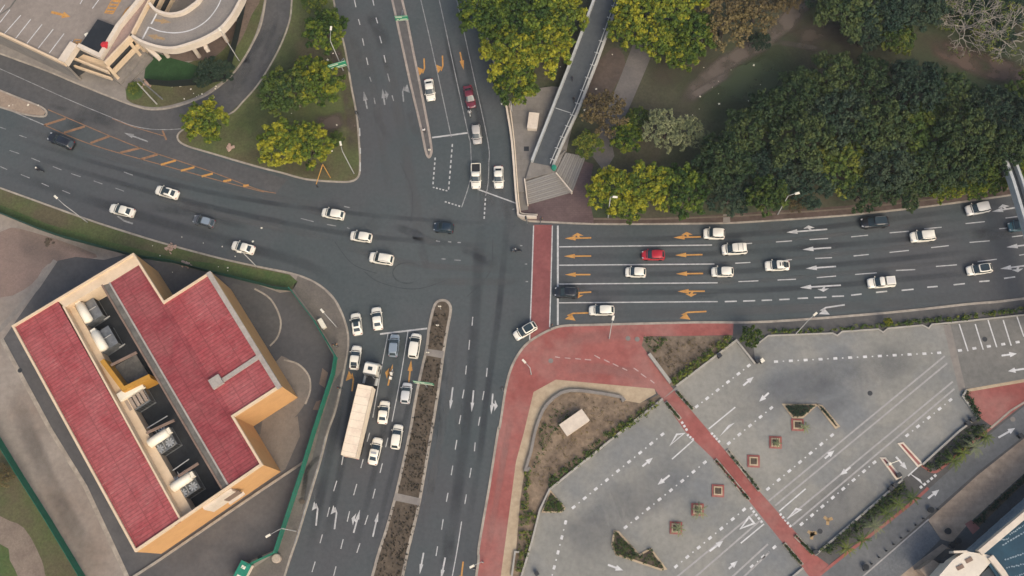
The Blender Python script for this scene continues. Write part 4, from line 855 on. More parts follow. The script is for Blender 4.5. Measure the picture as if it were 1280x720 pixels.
for (a, b) in (((1247, 676), (1262, 673)), ((1253, 682), (1282, 664)), ((1256, 700), (1284, 690)), ((1258, 710), (1284, 704)), ((1262, 668), (1282, 656)), ((1266, 722), (1290, 714))):
    for k in range(9):
        t0, t1 = k/9, (k+.45+.4*random.random())/9
        gl.strip(PL([(a[0]+(b[0]-a[0])*t0, a[1]+(b[1]-a[1])*t0+random.uniform(-.7, .7)), (a[0]+(b[0]-a[0])*t1, a[1]+(b[1]-a[1])*t1+random.uniform(-.7, .7))], TZ+.02), .2)
gl.build('glazing_bar', M('glazing_bar', (.24, .30, .33), (.18, .23, .26), s=1, rough=.4), tw, off=to)
# white block with a recessed dark roof
WB = [(1191, 700), (1208, 689), (1237, 694), (1241, 700), (1222, 722), (1190, 745), (1172, 722)]
MB().prism(PL(WB, TZ), 0, TZ).build('block', M('white_block', (.60, .53, .43), (.66, .59, .48), s=.5, grain=.05), tw, off=to)
for a in ((1211, 700), (1200, 709)): MB().box((P(*a, TZ).x, P(*a, TZ).y, TZ+.08), (1.1, .6, .12), R(25)).build('roof_hatch', brown_wall, tw, off=to)
MB().prism(PL([(1243, 702), (1263, 740), (1200, 780), (1205, 740)], TZ-.7), TZ-2, TZ-.7).build('dark_roof', M('roof_felt', (.04, .05, .06), (.055, .063, .07), s=.5, grain=.15), tw, off=to)
MB().wall(PL([(1192, 690), (1209, 689.5)], TZ), .35, TZ-2, TZ+.05).build('block_ledge', cream_pale, tw, off=to)
MB().wall(PL([(1182, 707), (1200, 692)], TZ-3), 2.0, 0, TZ-3).build('stair_block', dark_metal, tw, off=to)
tag(MB().prism(PL([(1150, 712), (1167, 700), (1177, 707), (1160, 722)], 3), 0.1, 3).prism(PL([(1149.5, 712), (1167, 699.5), (1178, 707), (1160, 722.5)], 3.06), 3.0, 3.06, bottom=True).build('entrance_canopy', walk_tan), 'tan flat canopy on the pavement beside the white roof block', 'canopy')

# ================================================================ low walls around the lot
def lowwall(pts, label, t=.3, h=.5, mat=None, base=.1):
    ws = PL(pts, 0); return tag(MB().wall(ws, t, base, base+h).build('low_wall', mat or concrete), label, 'wall', 'low walls around the car park')
lwm = M('lot_wall', (.31, .29, .25), (.36, .335, .29), s=.6, grain=.1)
lowwall([(625, 920), (652, 720), (665, 677), (675, 637), (687, 612), (776, 540), (828, 499)], 'low pale wall between the brown planting bed and the grey car park', mat=lwm)
lowwall([(845, 483), (920, 426), (943, 455)], 'low pale wall with a pointed corner below the triangular planting bed', mat=lwm)
lowwall([(942, 434), (960, 420), (1040, 417), (1046, 420), (1052, 415), (1097, 412), (1103, 416), (1109, 411), (1152, 407), (1160, 411), (1164, 406), (1187, 404), (1280, 394), (1400, 380)], 'long zigzag kerb wall between the car park and the hedge by the main road', t=.22, h=.35, mat=lwm)
lowwall([(1207, 488), (1202, 496), (1221, 522), (1197, 540), (1152, 581)], 'low pale wall round the hedge beside the red corner paving', mat=lwm)
lowwall([(1127, 600), (1018, 694)], 'straight low pale wall between the car park and the palm strip', mat=lwm)
lowwall([(1003, 710), (985, 725)], 'very short stub of low wall left of the red crossing at the bottom', mat=lwm)
lowwall([(811, 443), (838, 479)], 'narrow pale bench wall along the left side of the triangular planting bed', t=.55, h=.6, mat=lwm)
lowwall([(640, 720), (644, 690), (649, 690)], 'short grey retaining wall at the bottom of the tan pavement', mat=lwm)
lowwall(smooth([(663, 585), (657, 588), (664, 565), (669, 540), (676, 520), (684, 506), (702, 491.5), (727, 489), (776, 497), (777, 502)], 2), 'curved grey retaining wall between the tan pavement and the brown planting bed', t=.45, h=.7, mat=concrete)
c = P(718, 529, 1.0); d = P(735, 518, 1)-P(702, 541, 1)
t = thing('storage_container', 'pale cream flat topped storage box standing on the brown planting bed', 'container', (c.x, c.y, .13), math.atan2(d.y, d.x))
MB().box((0, 0, .8), (4.4, 2.1, 1.6)).build('body', cream_pale, t); MB().box((0, 0, 1.66), (4.6, 2.3, .12)).build('lid', cream_pale, t)
# planter squares and islands
for i, (px, lab) in enumerate((((997, 531), 'square brick edged tree planter below the triangular garden island'), ((969.5, 553), 'square brick planter second down the row from the garden island'), ((942, 576.5), 'square brick planter nearest the right side of the red crossing path'),
              ((897.5, 613.5), 'square brick planter nearest the left side of the red crossing path'), ((872, 637), 'square brick planter holding a spreading palm in the lower car park'), ((845, 660), 'square brick planter lowest in the row, beside the heart shaped bed'))):
    c = P(*px, .3); t = thing('tree_planter', lab, 'planter', (c.x, c.y, .14), R(-3), 'square planters in the car park')
    MB().wall([(-.85, -.85), (.85, -.85), (.85, .85), (-.85, .85)], .3, 0, .16, True).build('brick_rim', red_pave, t)
    MB().wall([(-.6, -.6), (.6, -.6), (.6, .6), (-.6, .6)], .22, 0, .3, True).build('kerb', tan_pave, t)
    MB().box((0, 0, .1), (1.0, 1.0, .2)).build('soil', soil, t)
def island(pts, label, rim=.3, name='garden_island'):
    ws = PL(pts, 0); o = sum(ws, Vector())/len(ws); t = thing(name, label, 'garden island', (o.x, o.y, .13))
    MB().wall(ws, rim, .0, .3, True).build('kerb', tan_pave, t, off=(o.x, o.y, .13)); MB().prism(ws, .0, .22).build('soil', soil, t, off=(o.x, o.y, .13))
IS1 = [(979, 506), (1021, 506), (1003, 522), (991, 522)]
IS2 = [(1021, 506), (1027, 508), (1048, 533), (1044, 535)]
IS3 = [(768, 664), (773, 665), (799, 694), (813, 686), (832, 711), (826, 712), (770, 693), (765, 680)]
IS4 = [(688, 614), (706, 635), (702, 640), (678, 640)]
island(IS1, 'dark planted triangular garden island above the brick planters'); island(IS2, 'thin curved planted strip trailing from the triangular garden island')
island(IS3, 'heart shaped planted island with a tan kerb in the lower car park'); island(IS4, 'small triangular planted corner at the left edge of the car park', .2)
for pts, lab in (([(1101, 573), (1106, 573), (1125, 596), (1120, 599)], 'short red kerbed island with a white nose left of the car park gate'), ([(1123, 555), (1128, 554), (1152, 580), (1147, 583)], 'long red kerbed island right of the car park gate')):
    ws = PL(pts, 0); o = sum(ws, Vector())/4; t = thing('entry_island', lab, 'traffic island', (o.x, o.y, .13), 0, 'islands at the car park gate')
    MB().wall(ws, .28, 0, .3, True).build('kerb', cream_pale, t, off=(o.x, o.y, .13)); MB().prism(ws, 0, .25).build('paving', red_pave, t, off=(o.x, o.y, .13))
for pts, lab in (([(1112, 580), (1120, 577)], 'raised boom barrier beside the short red island at the gate'), ):
    a, b = P(*pts[0], 1), P(*pts[1], 1); t = thing('boom_barrier', lab, 'barrier', (a.x, a.y, .3), math.atan2(b.y-a.y, b.x-a.x))
    MB().box((0, 0, .5), (.4, .4, 1.0)).build('housing', white_metal, t); MB().tube([(0, 0, .9), (1.8, 0, .95)], .06).build('arm', white_metal, t)

# ================================================================ street furniture
def street_lamp(base, head, h, label, arm=None, heads=1, group='street lamps along the roads'):
    b = P(*base, .1); t = thing('street_lamp', label, 'street lamp', (b.x, b.y, 0), 0, group)
    hp = P(*head, h)-b; hp.z = 0
    MB().tube([(0, 0, 0), (0, 0, .5), (0, 0, h-.4)], [.13, .10, .06], 8).build('pole', pale_metal, t, True)
    MB().tube([(0, 0, h-.4), (hp.x*.3, hp.y*.3, h-.1), (hp.x, hp.y, h)], [.055, .05, .04], 8).build('arm', pale_metal, t, True)
    d = hp.normalized() if hp.length > .05 else Vector((1, 0, 0)); az_ = math.atan2(d.y, d.x)
    MB().box((hp.x+d.x*.3, hp.y+d.y*.3, h+.02), (.85, .36, .18), az_, .8).build('lamp_head', white_metal, t)
    MB().box((hp.x+d.x*.35, hp.y+d.y*.35, h-.1), (.6, .3, .06), az_).build('lens', lens_w, t)
    return t
L0 = street_lamp
L0((109.5, 278), (71, 247.5), 9.5, 'pale street lamp on the grass verge leaning over the left road'); L0((321, 333.5), (301, 315), 8.5, 'pale street lamp on the verge beside the top of the palisade fence')
L0((421, 409), (404, 390), 8.5, 'pale street lamp at the curved kerb beside the white utility cabinet'); L0((370, 664), (337, 668.5), 9.5, 'white street lamp over the green fence near the beige drum')
L0((429, 88), (413.5, 37), 11.5, 'tall thin street lamp in the trees beside the green direction sign'); L0((442.5, 217), (426, 181), 10.5, 'pale street lamp at the tip of the grass island')
L0((299, 76), (275.5, 38), 9.5, 'thin grey street lamp beside the car ramp'); L0((760, 272), (766.5, 246), 10.5, 'street lamp poking through the yellow roadside tree')
L0((972, 268), (994.5, 242), 9.5, 'street lamp at the edge of the dark wood'); L0((761.5, 423), (766, 399.5), 9.5, 'pale street lamp on the red paving beside the main road')
L0((994, 418), (1017.5, 394), 9.5, 'pale street lamp between the car park hedge and the main road'); L0((664, 468), (656.5, 453), 6, 'short lamp post standing on the red paving near the junction')
L0((604, 703), (592, 707), 4.5, 'lamp post at the bottom edge of the red pavement')
L0((640, 140), (631, 128), 5, 'short lamp post at the top of the plaza wall under the tree')
# leaning pale poles on the grass below the car park
for a, b, lab in (((196, 130), (172, 104), 'thick pale pole beside the black mesh fence corner'), ((203, 124), (173, 98), 'thin grey pole beside the black mesh fence corner')):
    ba = P(*a, .1); tp = P(*b, 8); tag(MB().tube([(ba.x, ba.y, 0), (ba.x, ba.y, .4), (tp.x, tp.y, 8)], [.16, .14, .1], 8).build('mast', pale_metal if 'thick' in lab else grey_metal), lab, 'pole')

def traffic_light(base, az_, label, h=3.4, arm=None):
    b = P(*base, .1); t = thing('traffic_light', label, 'traffic light', (b.x, b.y, .1), az_, 'traffic lights at the junction')
    MB().tube([(0, 0, 0), (0, 0, h)], .075, 8).build('pole', grey_metal if not arm else M('signal_yellow', (.55, .28, .06), rough=.6), t)
    z = h-.5
    MB().box((.16, 0, z), (.22, .36, 1.0)).build('signal_head', dark_metal, t)
    MB().box((.06, 0, z), (.03, .6, 1.25)).build('backboard', dark_metal, t)
    for k, m_ in enumerate((lens_r, yellow_paint, green_sign)): MB().tube([(.27, 0, z+.3-k*.3), (.33, 0, z+.3-k*.3)], .1, 10).build('lens', m_, t)
    if arm:
        e = P(*arm, h); e = e-P(base[0], base[1], .1); c_, s_ = math.cos(-az_), math.sin(-az_); e = Vector((e.x*c_-e.y*s_, e.x*s_+e.y*c_, 0))
        MB().tube([(0, 0, h), (e.x, e.y, h+.1)], [.09, .07], 8).build('arm', bpy.data.materials['signal_yellow'], t)
        MB().box((e.x, e.y, h-.45), (.3, .4, 1.0)).build('signal_head', dark_metal, t)
traffic_light((413, 222), R(200), 'yellow traffic signal mast with a long arm over the left road', 6.2, (395.5, 231))
traffic_light((449.5, 150), R(80), 'black traffic light at the kerb by the trees of the grass island')
traffic_light((676, 279.5), R(0), 'black traffic light at the plaza corner above the red crossing'); traffic_light((659, 279), R(180), 'black traffic light on the plaza corner beside the cream wall')
traffic_light((688.5, 411), R(0), 'black traffic light at the lower end of the red crossing'); traffic_light((629, 489.5), R(100), 'black traffic light on the kerb of the red pavement')
traffic_light((427.5, 487), R(260), 'black traffic light at the kerb left of the truck cab'); traffic_light((421.5, 434), R(260), 'black traffic light below the white utility cabinet')
traffic_light((594, 712), R(90), 'black traffic light at the bottom edge of the red pavement')
c = P(403, 405, .6); d = P(406, 411, .6)-P(399, 399, .6); t = thing('utility_cabinet', 'white low utility cabinet on the pavement beside the green fence corner', 'cabinet', (c.x, c.y, .13), math.atan2(d.y, d.x))
MB().box((0, 0, .5), (1.7, .7, 1.0)).build('cabinet', white_metal, t); MB().box((0, 0, 1.03), (1.8, .8, .06)).build('lid', white_metal, t)

def sign(base, ctr, w_, h_, z, label, az_=0.0, name='direction_sign'):
    b = P(*base, .1); c = P(*ctr, z); t = thing(name, label, 'road sign', (b.x, b.y, .1), 0, 'green road signs')
    o = c-b; MB().tube([(0, 0, 0), (0, 0, z-.3), (o.x*.8, o.y*.8, z)], [.1, .09, .08], 8).build('pole', grey_metal, t)
    s_, c_ = math.sin(az_), math.cos(az_)
    MB().box((o.x, o.y, z), (w_, .07, h_), az_).build('face', green_sign, t)
    k = MB()
    for q, (u, v, l) in enumerate(((-.2, .22, .5), (.15, -.2, .55), (-.3, -.2, .16))):
        k.box((o.x+u*w_*c_+.05*s_, o.y+u*w_*s_-.05*c_, z+v*h_), (l*w_, .03, h_*.09), az_)
    k.box((o.x+.05*s_, o.y-.05*c_, z+h_*.44), (w_*.96, .03, .05), az_).box((o.x+.05*s_, o.y-.05*c_, z-h_*.44), (w_*.96, .03, .05), az_)
    k.build('lettering', white_metal, t)
sign((437, 90), (422, 82), 3.3, 1.9, 5.6, 'green direction sign on a pole at the edge of the tree island', R(16))
sign((508, 30), (502, 23), 2.4, 1.6, 5.2, 'small green direction sign on the narrow top median strip', R(3))
sign((534, 484), (529.5, 479), 3.4, 1.9, 5.0, 'green direction sign standing on the planted median', R(-8))
for i, (px, lab) in enumerate((((537, 188), 'white marker post at the nose of the top median'), ((551, 386), 'tall white marker on the rounded nose of the planted median'), ((547, 407), 'white loop shaped bollard lower on the planted median nose'), ((535, 441), 'small white post on the paved gap across the planted median'))):
    c = P(*px, .5); t = thing('marker_post', lab, 'marker post', (c.x, c.y, .12)); hh = 2.4 if i == 1 else 1.0
    MB().tube([(0, 0, 0), (0, 0, hh)], .06, 8).build('post', pale_metal, t); MB().box((0, 0, hh-.3), (.5, .06, .6)).build('plate', white_metal, t)
c = P(345.5, 698, .7); tag(MB().tube([(c.x, c.y, .12), (c.x, c.y, .9), (c.x, c.y, .98)], [.75, .75, .6], 16).build('drum', M('drum_beige', (.36, .29, .22), (.42, .34, .26), s=1)), 'round beige drum at the bottom end of the green fence', 'drum')
c = P(377.5, 627, .4); tag(MB().tube([(c.x, c.y, .12), (c.x, c.y, .5)], .42, 12).tube([(c.x, c.y, .5), (c.x, c.y, .53)], .25, 10).build('tree_stump', bark), 'cut dark tree stump on the pavement beside the green fence', 'stump')
for px, lab in (((1087.5, 491.5), 'dark round manhole cover in the middle of the large car park'), ((1231, 424), 'dark square manhole cover in the ruled parking bays'), ((1266, 524), 'round white rimmed manhole cover below the red corner paving'), ((1025, 664), 'round dark manhole cover beside the palm strip wall'), ((785, 423), 'pale manhole cover on the red paving left of the triangular bed'), ((796.5, 424), 'small pale cover on the red paving touching the triangular bed'), ((688.5, 451), 'square pale cover on the red paving by the short lamp post'), ((25, 463), 'small rusty cover on the concrete yard left of the building'), ((325, 697), 'dark round cover in the yard asphalt near the kiosk')):
    c = P(*px, .15); pale = 'pale' in lab or 'white' in lab
    tag(MB().tube([(c.x, c.y, .1), (c.x, c.y, .168)], .42, 14).tube([(c.x, c.y, .168), (c.x, c.y, .178)], .32, 14).build('manhole_cover', concrete if pale else dark_metal), lab, 'manhole cover')
for px, lab in (((1266, 454), ''),): pass
for px, lab in (((947, 451.5), 'dark bin at the pointed car park corner, left of its white twin'), ((952, 451.5), 'white topped bin at the pointed car park corner'), ((899, 445), 'dark bin on the low wall corner below the triangular bed'), ((1209, 529), 'dark bin by the hedge beside the red corner paving'), ((1215, 525), 'second dark bin by the hedge, right of the first'), ((1113, 611), 'dark bin on the palm strip wall left of the gate, lower one'), ((1118, 606.5), 'dark bin on the palm strip wall left of the gate, upper one'), ((1019, 690), 'dark bin at the lower end of the palm strip wall'), ((1123, 594), 'dark ticket box on the short red island'), ((1275, 545), 'dark bin on the access road near the right edge'), ((671, 717), 'dark bin on the lot at the bottom left corner')):
    c = P(*px, .5); t = thing('litter_bin', lab, 'bin', (c.x, c.y, .14), R(35), 'bins around the car park')
    MB().box((0, 0, .45), (.62, .62, .9)).build('body', dark_metal, t); MB().box((0, 0, .95), (.68, .68, .1)).build('lid', white_metal if 'white topped' in lab else dark_metal, t)
for i in range(10):
    px = (1163-i*9.2, 640+i*8.1) if i else (1172, 637); c = P(*px, .3)
    tag(MB().tube([(c.x, c.y, .13), (c.x, c.y, .8), (c.x, c.y, .86)], [.13, .12, .07], 8).build('bollard', dark_metal), 'black bollard in the diagonal row along the access road', 'bollard', 'black bollards along the access road')
for px, lab in (((1163.5, 637.5), 'black planter pot at the corner of the tan pavement'), ((1184.5, 664), 'black planter pot alone in the middle of the tan pavement'), ((1197.5, 676), 'black planter pot next to the red patch on the forecourt'), ((1190, 681), 'black planter pot just left of its pair on the forecourt'), ((1187, 695.5), 'black planter pot beside the white roof block'), ((1173.5, 699), 'black planter pot beside the tan canopy'), ((1082, 709), 'black planter pot at the lower end of the bollard row')):
    c = P(*px, .5); t = thing('planter_pot', lab, 'planter', (c.x, c.y, .14), 0, 'black pots near the tower')
    MB().tube([(0, 0, 0), (0, 0, .7)], [.4, .52], 14, True).build('pot', dark_metal, t); MB().tube([(0, 0, .7), (0, 0, .72)], .44, 14).build('soil', dark_floor, t)
# ================================================================ vehicles
def paint(name, c, rough=.28): return M(name, c, tuple(x*.93 for x in c), s=1.5, grain=.03, rough=rough, coat=.6, spec=.5)
CW = paint('car_white', (.80, .745, .615)); CW2 = paint('car_off_white', (.62, .59, .53)); CB = paint('car_black', (.013, .014, .016)); CM_ = paint('car_maroon', (.14, .018, .028))
CR = paint('car_red', (.42, .014, .022)); CG = paint('car_grey', (.085, .09, .095)); CS = paint('car_silver', (.42, .39, .345)); CS2 = paint('car_pale_silver', (.56, .55, .52)); CBG = paint('car_blue_grey', (.22, .265, .30)); CN = paint('car_navy', (.014, .026, .036)); CT = paint('car_teal', (.045, .105, .125))
seam = M('panel_gap', (.03, .03, .03), grain=0, rough=.8); trim = M('black_trim', (.02, .02, .022), grain=0, rough=.6)

def loft(sections):
    """skin through cross-sections given as (x, [(y,z)...]) for one half; mirrored"""
    m = MB(); rings = []
    for x, prof in sections: rings.append([(x, y, z) for y, z in prof]+[(x, -y, z) for y, z in prof[::-1]])
    n = len(rings[0]); vs = [v for r in rings for v in r]
    fs = [(i*n+k, i*n+k+1, (i+1)*n+k+1, (i+1)*n+k) for i in range(len(rings)-1) for k in range(n-1)]
    fs += [tuple(range(n)), tuple(range(len(rings)*n-1, (len(rings)-1)*n-1, -1))]
    m.add(vs, fs); return m
SPEC = dict(   # width, height, windscreen base/top, roof end, rear glass base, belt height, bonnet nose height
    sedan=(1.78, 1.46, .235, .035, -.205, -.37, .93, .72), hatch=(1.72, 1.52, .26, .06, -.36, -.478, .96, .76),
    suv=(1.88, 1.72, .25, .075, -.40, -.48, 1.06, .88), van=(1.86, 1.85, .30, .10, -.43, -.488, 1.1, .9), pickup=(1.80, 1.66, .245, .07, -.09, -.135, 1.02, .86))
def car(kind, front, rear, body, label, roof=None, extra=(), group='cars on the junction', name=None):
    c, az_, L = heading(front, rear); W, H, a, b, e, r, belt, nose = SPEC[kind]
    L = max(3.6, min(L, 5.4)); cat = {'pickup': 'pickup', 'van': 'van'}.get(kind, 'car')
    t = thing(name or {'pickup': 'pickup_truck', 'suv': 'suv', 'van': 'passenger_van', 'hatch': 'hatchback', 'sedan': 'sedan'}[kind], label, cat, (c.x, c.y, 0), az_, group)
    h = W/2
    def sec(x, w, zt, zb=.22): return (x*L, [(0, zt), (w*h*.55, zt-.012), (w*h*.86, zt-.05), (w*h*.97, zt-.16), (w*h, (zt+zb)/2), (w*h*.97, zb), (0, zb)])
    top = belt
    S = [sec(.5, .46, nose-.14, .34), sec(.495, .62, nose-.07, .30), sec(.482, .76, nose-.01, .26), sec(.46, .87, nose+.04), sec(.425, .94, nose+.08), sec(.37, .985, nose+.12), sec(min(.31, a+.05), 1, top-.05), sec(a+.01, 1, top-.02), sec(a-.06, 1, top), sec(-.1, 1, top), sec(-.33, 1, top)]
    S += [sec(-.39, .99, top-.01), sec(-.44, .95, top-.03), sec(-.475, .86, top-.07), sec(-.492, .74, top-.14), sec(-.5, .56, top-.3, .34)] if kind != 'pickup' else [sec(-.46, 1, top-.02), sec(-.49, .97, top-.05), sec(-.5, .94, top-.12, .34)]
    bm_ = loft(S)
    # cabin shell
    wb, wt = h*.95, h*.82
    zb, zt = top-.03, H
    def ring(xf, xr, w, z, k=.90):
        return [(xf*L, w*k*.6, z), (xf*L-.05, w*k, z), ((xf*.72+xr*.28)*L, w, z), ((xf*.3+xr*.7)*L, w, z), (xr*L+.05, w*k, z), (xr*L, w*k*.6, z)]
    R0, R1, R2 = ring(a, r, wb, zb), ring(b, e, wt, zt-.05), ring(b-.02, e+.015, wt*.90, zt)
    def both(q): return q+[(x, -y, z) for x, y, z in q[::-1]]
    vs = both(R0)+both(R1)+both(R2)+[]; k = 12
    fs = [(i, (i+1) % k, k+(i+1) % k, k+i) for i in range(k)]+[(k+i, k+(i+1) % k, 2*k+(i+1) % k, 2*k+i) for i in range(k)]+[tuple(range(2*k, 3*k))]
    fs = [f[::-1] for f in fs]
    bm_.add(vs, fs)
    bd = bm_.build('body', body, t, True)
    md = bd.modifiers.new('edge', 'EDGE_SPLIT'); md.split_angle = R(42)
    if roof:
        q = [(x*.985, y*.95, z+.012) for x, y, z in both(ring(b-.03, e+.03, wt*.90, zt))]; MB().sheet(q).build('roof_panel', roof, t)
    def panel(n_, p00, p10, p11, p01, i0=.06, i1=.08, push=.014):
        p = [Vector(q) for q in (p00, p10, p11, p01)]
        def at(u, v): return p[0]*(1-u)*(1-v)+p[1]*u*(1-v)+p[2]*u*v+p[3]*(1-u)*v
        nn_ = (p[1]-p[0]).cross(p[3]-p[0]).normalized(); cc = sum(p, Vector())/4
        if nn_.dot(cc-Vector((0, 0, .9))) < 0: nn_ = -nn_
        q = [at(i0, i1)+nn_*push, at(1-i0, i1)+nn_*push, at(1-i0, 1-i1)+nn_*push, at(i0, 1-i1)+nn_*push]
        m = MB().add(q, [(0, 1, 2, 3)])
        return m
    m = panel('', R0[0], (R0[0][0], -R0[0][1], R0[0][2]), (R1[0][0], -R1[0][1], R1[0][2]), R1[0], .0, .06)
    for s in (1, -1):
        f = lambda q: (q[0], q[1]*s, q[2])
        m2 = panel('', f(R0[0]), f(R0[1]), f(R1[1]), f(R1[0]), .0, .06); m.add(m2.v, m2.f)
    m.build('windscreen', glass, t)
    m = panel('', R0[5], (R0[5][0], -R0[5][1], R0[5][2]), (R1[5][0], -R1[5][1], R1[5][2]), R1[5], -.12, .12); m.build('rear_window', glass, t)
    for s in (1, -1):
        f = lambda q: (q[0], q[1]*s, q[2]); m = MB()
        for i0, i1 in ((1, 2), (2, 3), (3, 4)):
            m2 = panel('', f(R0[i0]), f(R0[i1]), f(R1[i1]), f(R1[i0]), .03, .14); m.add(m2.v, m2.f)
        m.build('side_window', glass, t)
        MB().box((a*L-.12, s*(h+.07), belt+.02), (.13, .17, .13)).build('door_mirror', body, t)
        MB().box((.452*L, s*h*.66, nose+.0), (.11*L*.6, h*.22, .10), -s*.45).build('headlight', lens_w, t)
        MB().box((-.468*L, s*h*.70, top-.16 if kind != 'pickup' else top-.2), (.12, h*.3, .16)).build('tail_light', lens_r, t)
        for wx in (.31, -.30):
            MB().tube([(wx*L, s*(h-.20), .32), (wx*L, s*(h+.012), .32)], .32, 18).tube([(wx*L, s*(h+.012), .32), (wx*L, s*(h+.02), .32)], .19, 12).build('wheel', tyre, t)
    MB().box((.497*L, 0, .46), (.06, W*.62, .16)).build('grille', trim, t)
    sm_ = MB()
    if kind != 'pickup':
        sm_.strip([(a*L+.16, -h*.8, top+.004), (a*L+.22, 0, top+.006), (a*L+.16, h*.8, top+.004)], .035)
    sm_.strip([(a*L+.10, -h*.72, top+.006), (a*L+.16, 0, top+.008), (a*L+.10, h*.72, top+.006)], .10)
    sm_.build('wiper_cowl', trim, t)
    if 'rails' in extra:
        for s in (1, -1): MB().tube([((b-.06)*L, s*wt*.84, H+.02), ((b-.08)*L, s*wt*.84, H+.06), ((e+.05)*L, s*wt*.84, H+.06), ((e+.03)*L, s*wt*.84, H+.02)], .025, 6).build('roof_rail', grey_metal, t)
    if 'bars' in extra:
        for u in (.35, .75): x = ((b-.05)*(1-u)+(e+.03)*u)*L; MB().tube([(x, -wt*.86, H+.05), (x, wt*.86, H+.05)], .03, 6).build('roof_bar', trim, t)
    if 'sunroof' in extra: MB().box((((b+e)/2+.03)*L, 0, H+.012), (.20*L, W*.50, .02)).build('sunroof', glass, t)
    if 'sign' in extra: MB().box((((b+e)/2-.01)*L, 0, H+.09), (.28, .9, .16)).build('roof_sign', lens_w, t)
    if 'stripe' in extra: MB().box((-.40*L, 0, top+.008), (.10*L, W*.5, .012)).build('boot_sticker', trim, t)
    if 'decal' in extra:
        for x in (-.09, -.19): MB().box((x*L, 0, H+.012), (.2, W*.34, .012)).build('roof_decal', trim, t)
    if 'bed' in extra:
        MB().box((-.315*L, 0, top+.012), (.30*L, W*.80, .02)).build('load_bed', trim, t)
        for s in (1, -1): MB().box((-.315*L, s*h*.92, top+.05), (.34*L, .09, .10)).build('bed_rail', body, t)
        MB().box((-.487*L, 0, top+.02), (.07, W*.84, .12)).build('tailgate', body, t)
    if 'canopy' in extra:
        cp = MB().box((-.315*L, 0, top+.33), (.345*L, W*.86, .70), 0, .92); cp.build('canopy', body, t)
        MB().box((-.315*L, 0, top+.69), (.26*L, W*.60, .03)).build('canopy_roof', CW2, t)
        for s in (1, -1): MB().box((-.315*L, s*W*.418, top+.36), (.27*L, .03, .34)).build('canopy_window', glass, t)
    return t
V = car
V('sedan', (539, 126), (535.5, 99), CW, 'white sedan heading down the top road in the lane by the median'); V('sedan', (590, 135), (584, 107.5), CM_, 'maroon sedan heading down the top road beside the roadside trees')
V('hatch', (597, 180), (594.5, 155.5), CS, 'beige silver hatchback waiting behind the white pickup on the top road'); V('pickup', (595, 236), (595, 205), CW, 'white pickup with an open black load bed at the stop line', extra=('bed',), group='pickups')
V('sedan', (623.5, 235.5), (623, 207.5), CW, 'white sedan in the lane against the plaza wall'); V('suv', (61, 170), (93, 183), CB, 'black suv at the far left of the left road, beside the orange hatching', extra=('rails',))
V('sedan', (195, 236.5), (223, 244.5), CW, 'white sedan with a large black sunroof on the left road', extra=('sunroof',)); V('sedan', (137.5, 259.5), (168, 267), CW, 'white sedan nearest the grass verge, beside the worn white mark on the left road')
V('hatch', (242, 273.5), (268.5, 280.5), CG, 'dark grey hatchback on the left road', roof=CBG); V('sedan', (290, 306), (318, 313.5), CW, 'white sedan under the street lamp by the verge')
V('hatch', (402.5, 265), (430.5, 270), CW, 'white hatchback leaving the junction just below the grass island'); V('hatch', (438, 294), (465, 298), CW, 'white hatchback leaving the junction, middle of a staggered three'); V('suv', (462, 321), (492, 326), CW, 'white suv leaving the junction, nearest the rubber skid circle', extra=('rails',))
V('hatch', (542.5, 283.5), (567, 286), CN, 'dark navy hatchback in the middle of the junction'); V('suv', (879, 292), (906, 293), CW, 'white suv in the lane next to the park, right of two orange arrows')
V('hatch', (802, 319), (831, 319), CR, 'bright red hatchback on the main road'); V('van', (902, 312.5), (934, 311), CW, 'long white passenger van on the main road', extra=('bars',), group='vans on the junction')
V('hatch', (782, 340), (807, 341), CW, 'small white hatchback below the bright red hatchback'); V('hatch', (889, 340), (917, 340), CW, 'white hatchback below the long white passenger van'); V('sedan', (956, 332.5), (987, 331.5), CW, 'white sedan with black marks on its roof and boot', extra=('decal', 'stripe'))
V('suv', (693, 365), (723, 366.5), CB, 'black suv at the stop line by the red crossing', extra=('rails', 'bars')); V('hatch', (736, 388), (768, 388), CW, 'white hatchback in the turning lane beside the red paving')
V('suv', (1075.5, 279.5), (1111, 277), CB, 'black suv on the main road under the dark wood', extra=('rails',), roof=glass); V('suv', (1137.5, 297), (1169, 294), CW, 'white suv behind and below the black suv on the main road', extra=('rails',)); V('suv', (1207, 264), (1237, 258), CW2, 'white suv in the lane nearest the footbridge at the right')
V('pickup', (1084, 354.5), (1118, 352), CW, 'white pickup with a boxy white canopy on the main road', extra=('canopy',), group='pickups'); V('hatch', (1208, 339), (1240, 334.5), CW, 'white hatchback with a black roof on the main road', roof=glass); V('hatch', (1260, 284), (1287, 281), CT, 'dark teal hatchback half under the right hand footbridge', roof=CN)
V('hatch', (643, 421.5), (670, 405.5), CW, 'white hatchback with a black roof turning across the red crossing', roof=glass)
V('sedan', (444, 391.5), (447.5, 419), CW, 'white sedan with a black sunroof past the stop line by the kerb', extra=('sunroof',)); V('sedan', (470, 384), (473, 412.5), CW, 'white sedan furthest forward of the queue below the junction'); V('sedan', (446.5, 432), (442, 462), CW, 'white sedan by the kerb beside the truck cab', extra=('stripe',))
V('hatch', (494, 418), (491, 446), CBG, 'blue grey hatchback at the stop line', roof=CBG); V('van', (521, 417), (516, 448), CW, 'white passenger van at the stop line beside the planted median', group='vans on the junction'); V('hatch', (509.5, 479), (506, 504), CS2, 'small silver hatchback in the lane under the green sign')
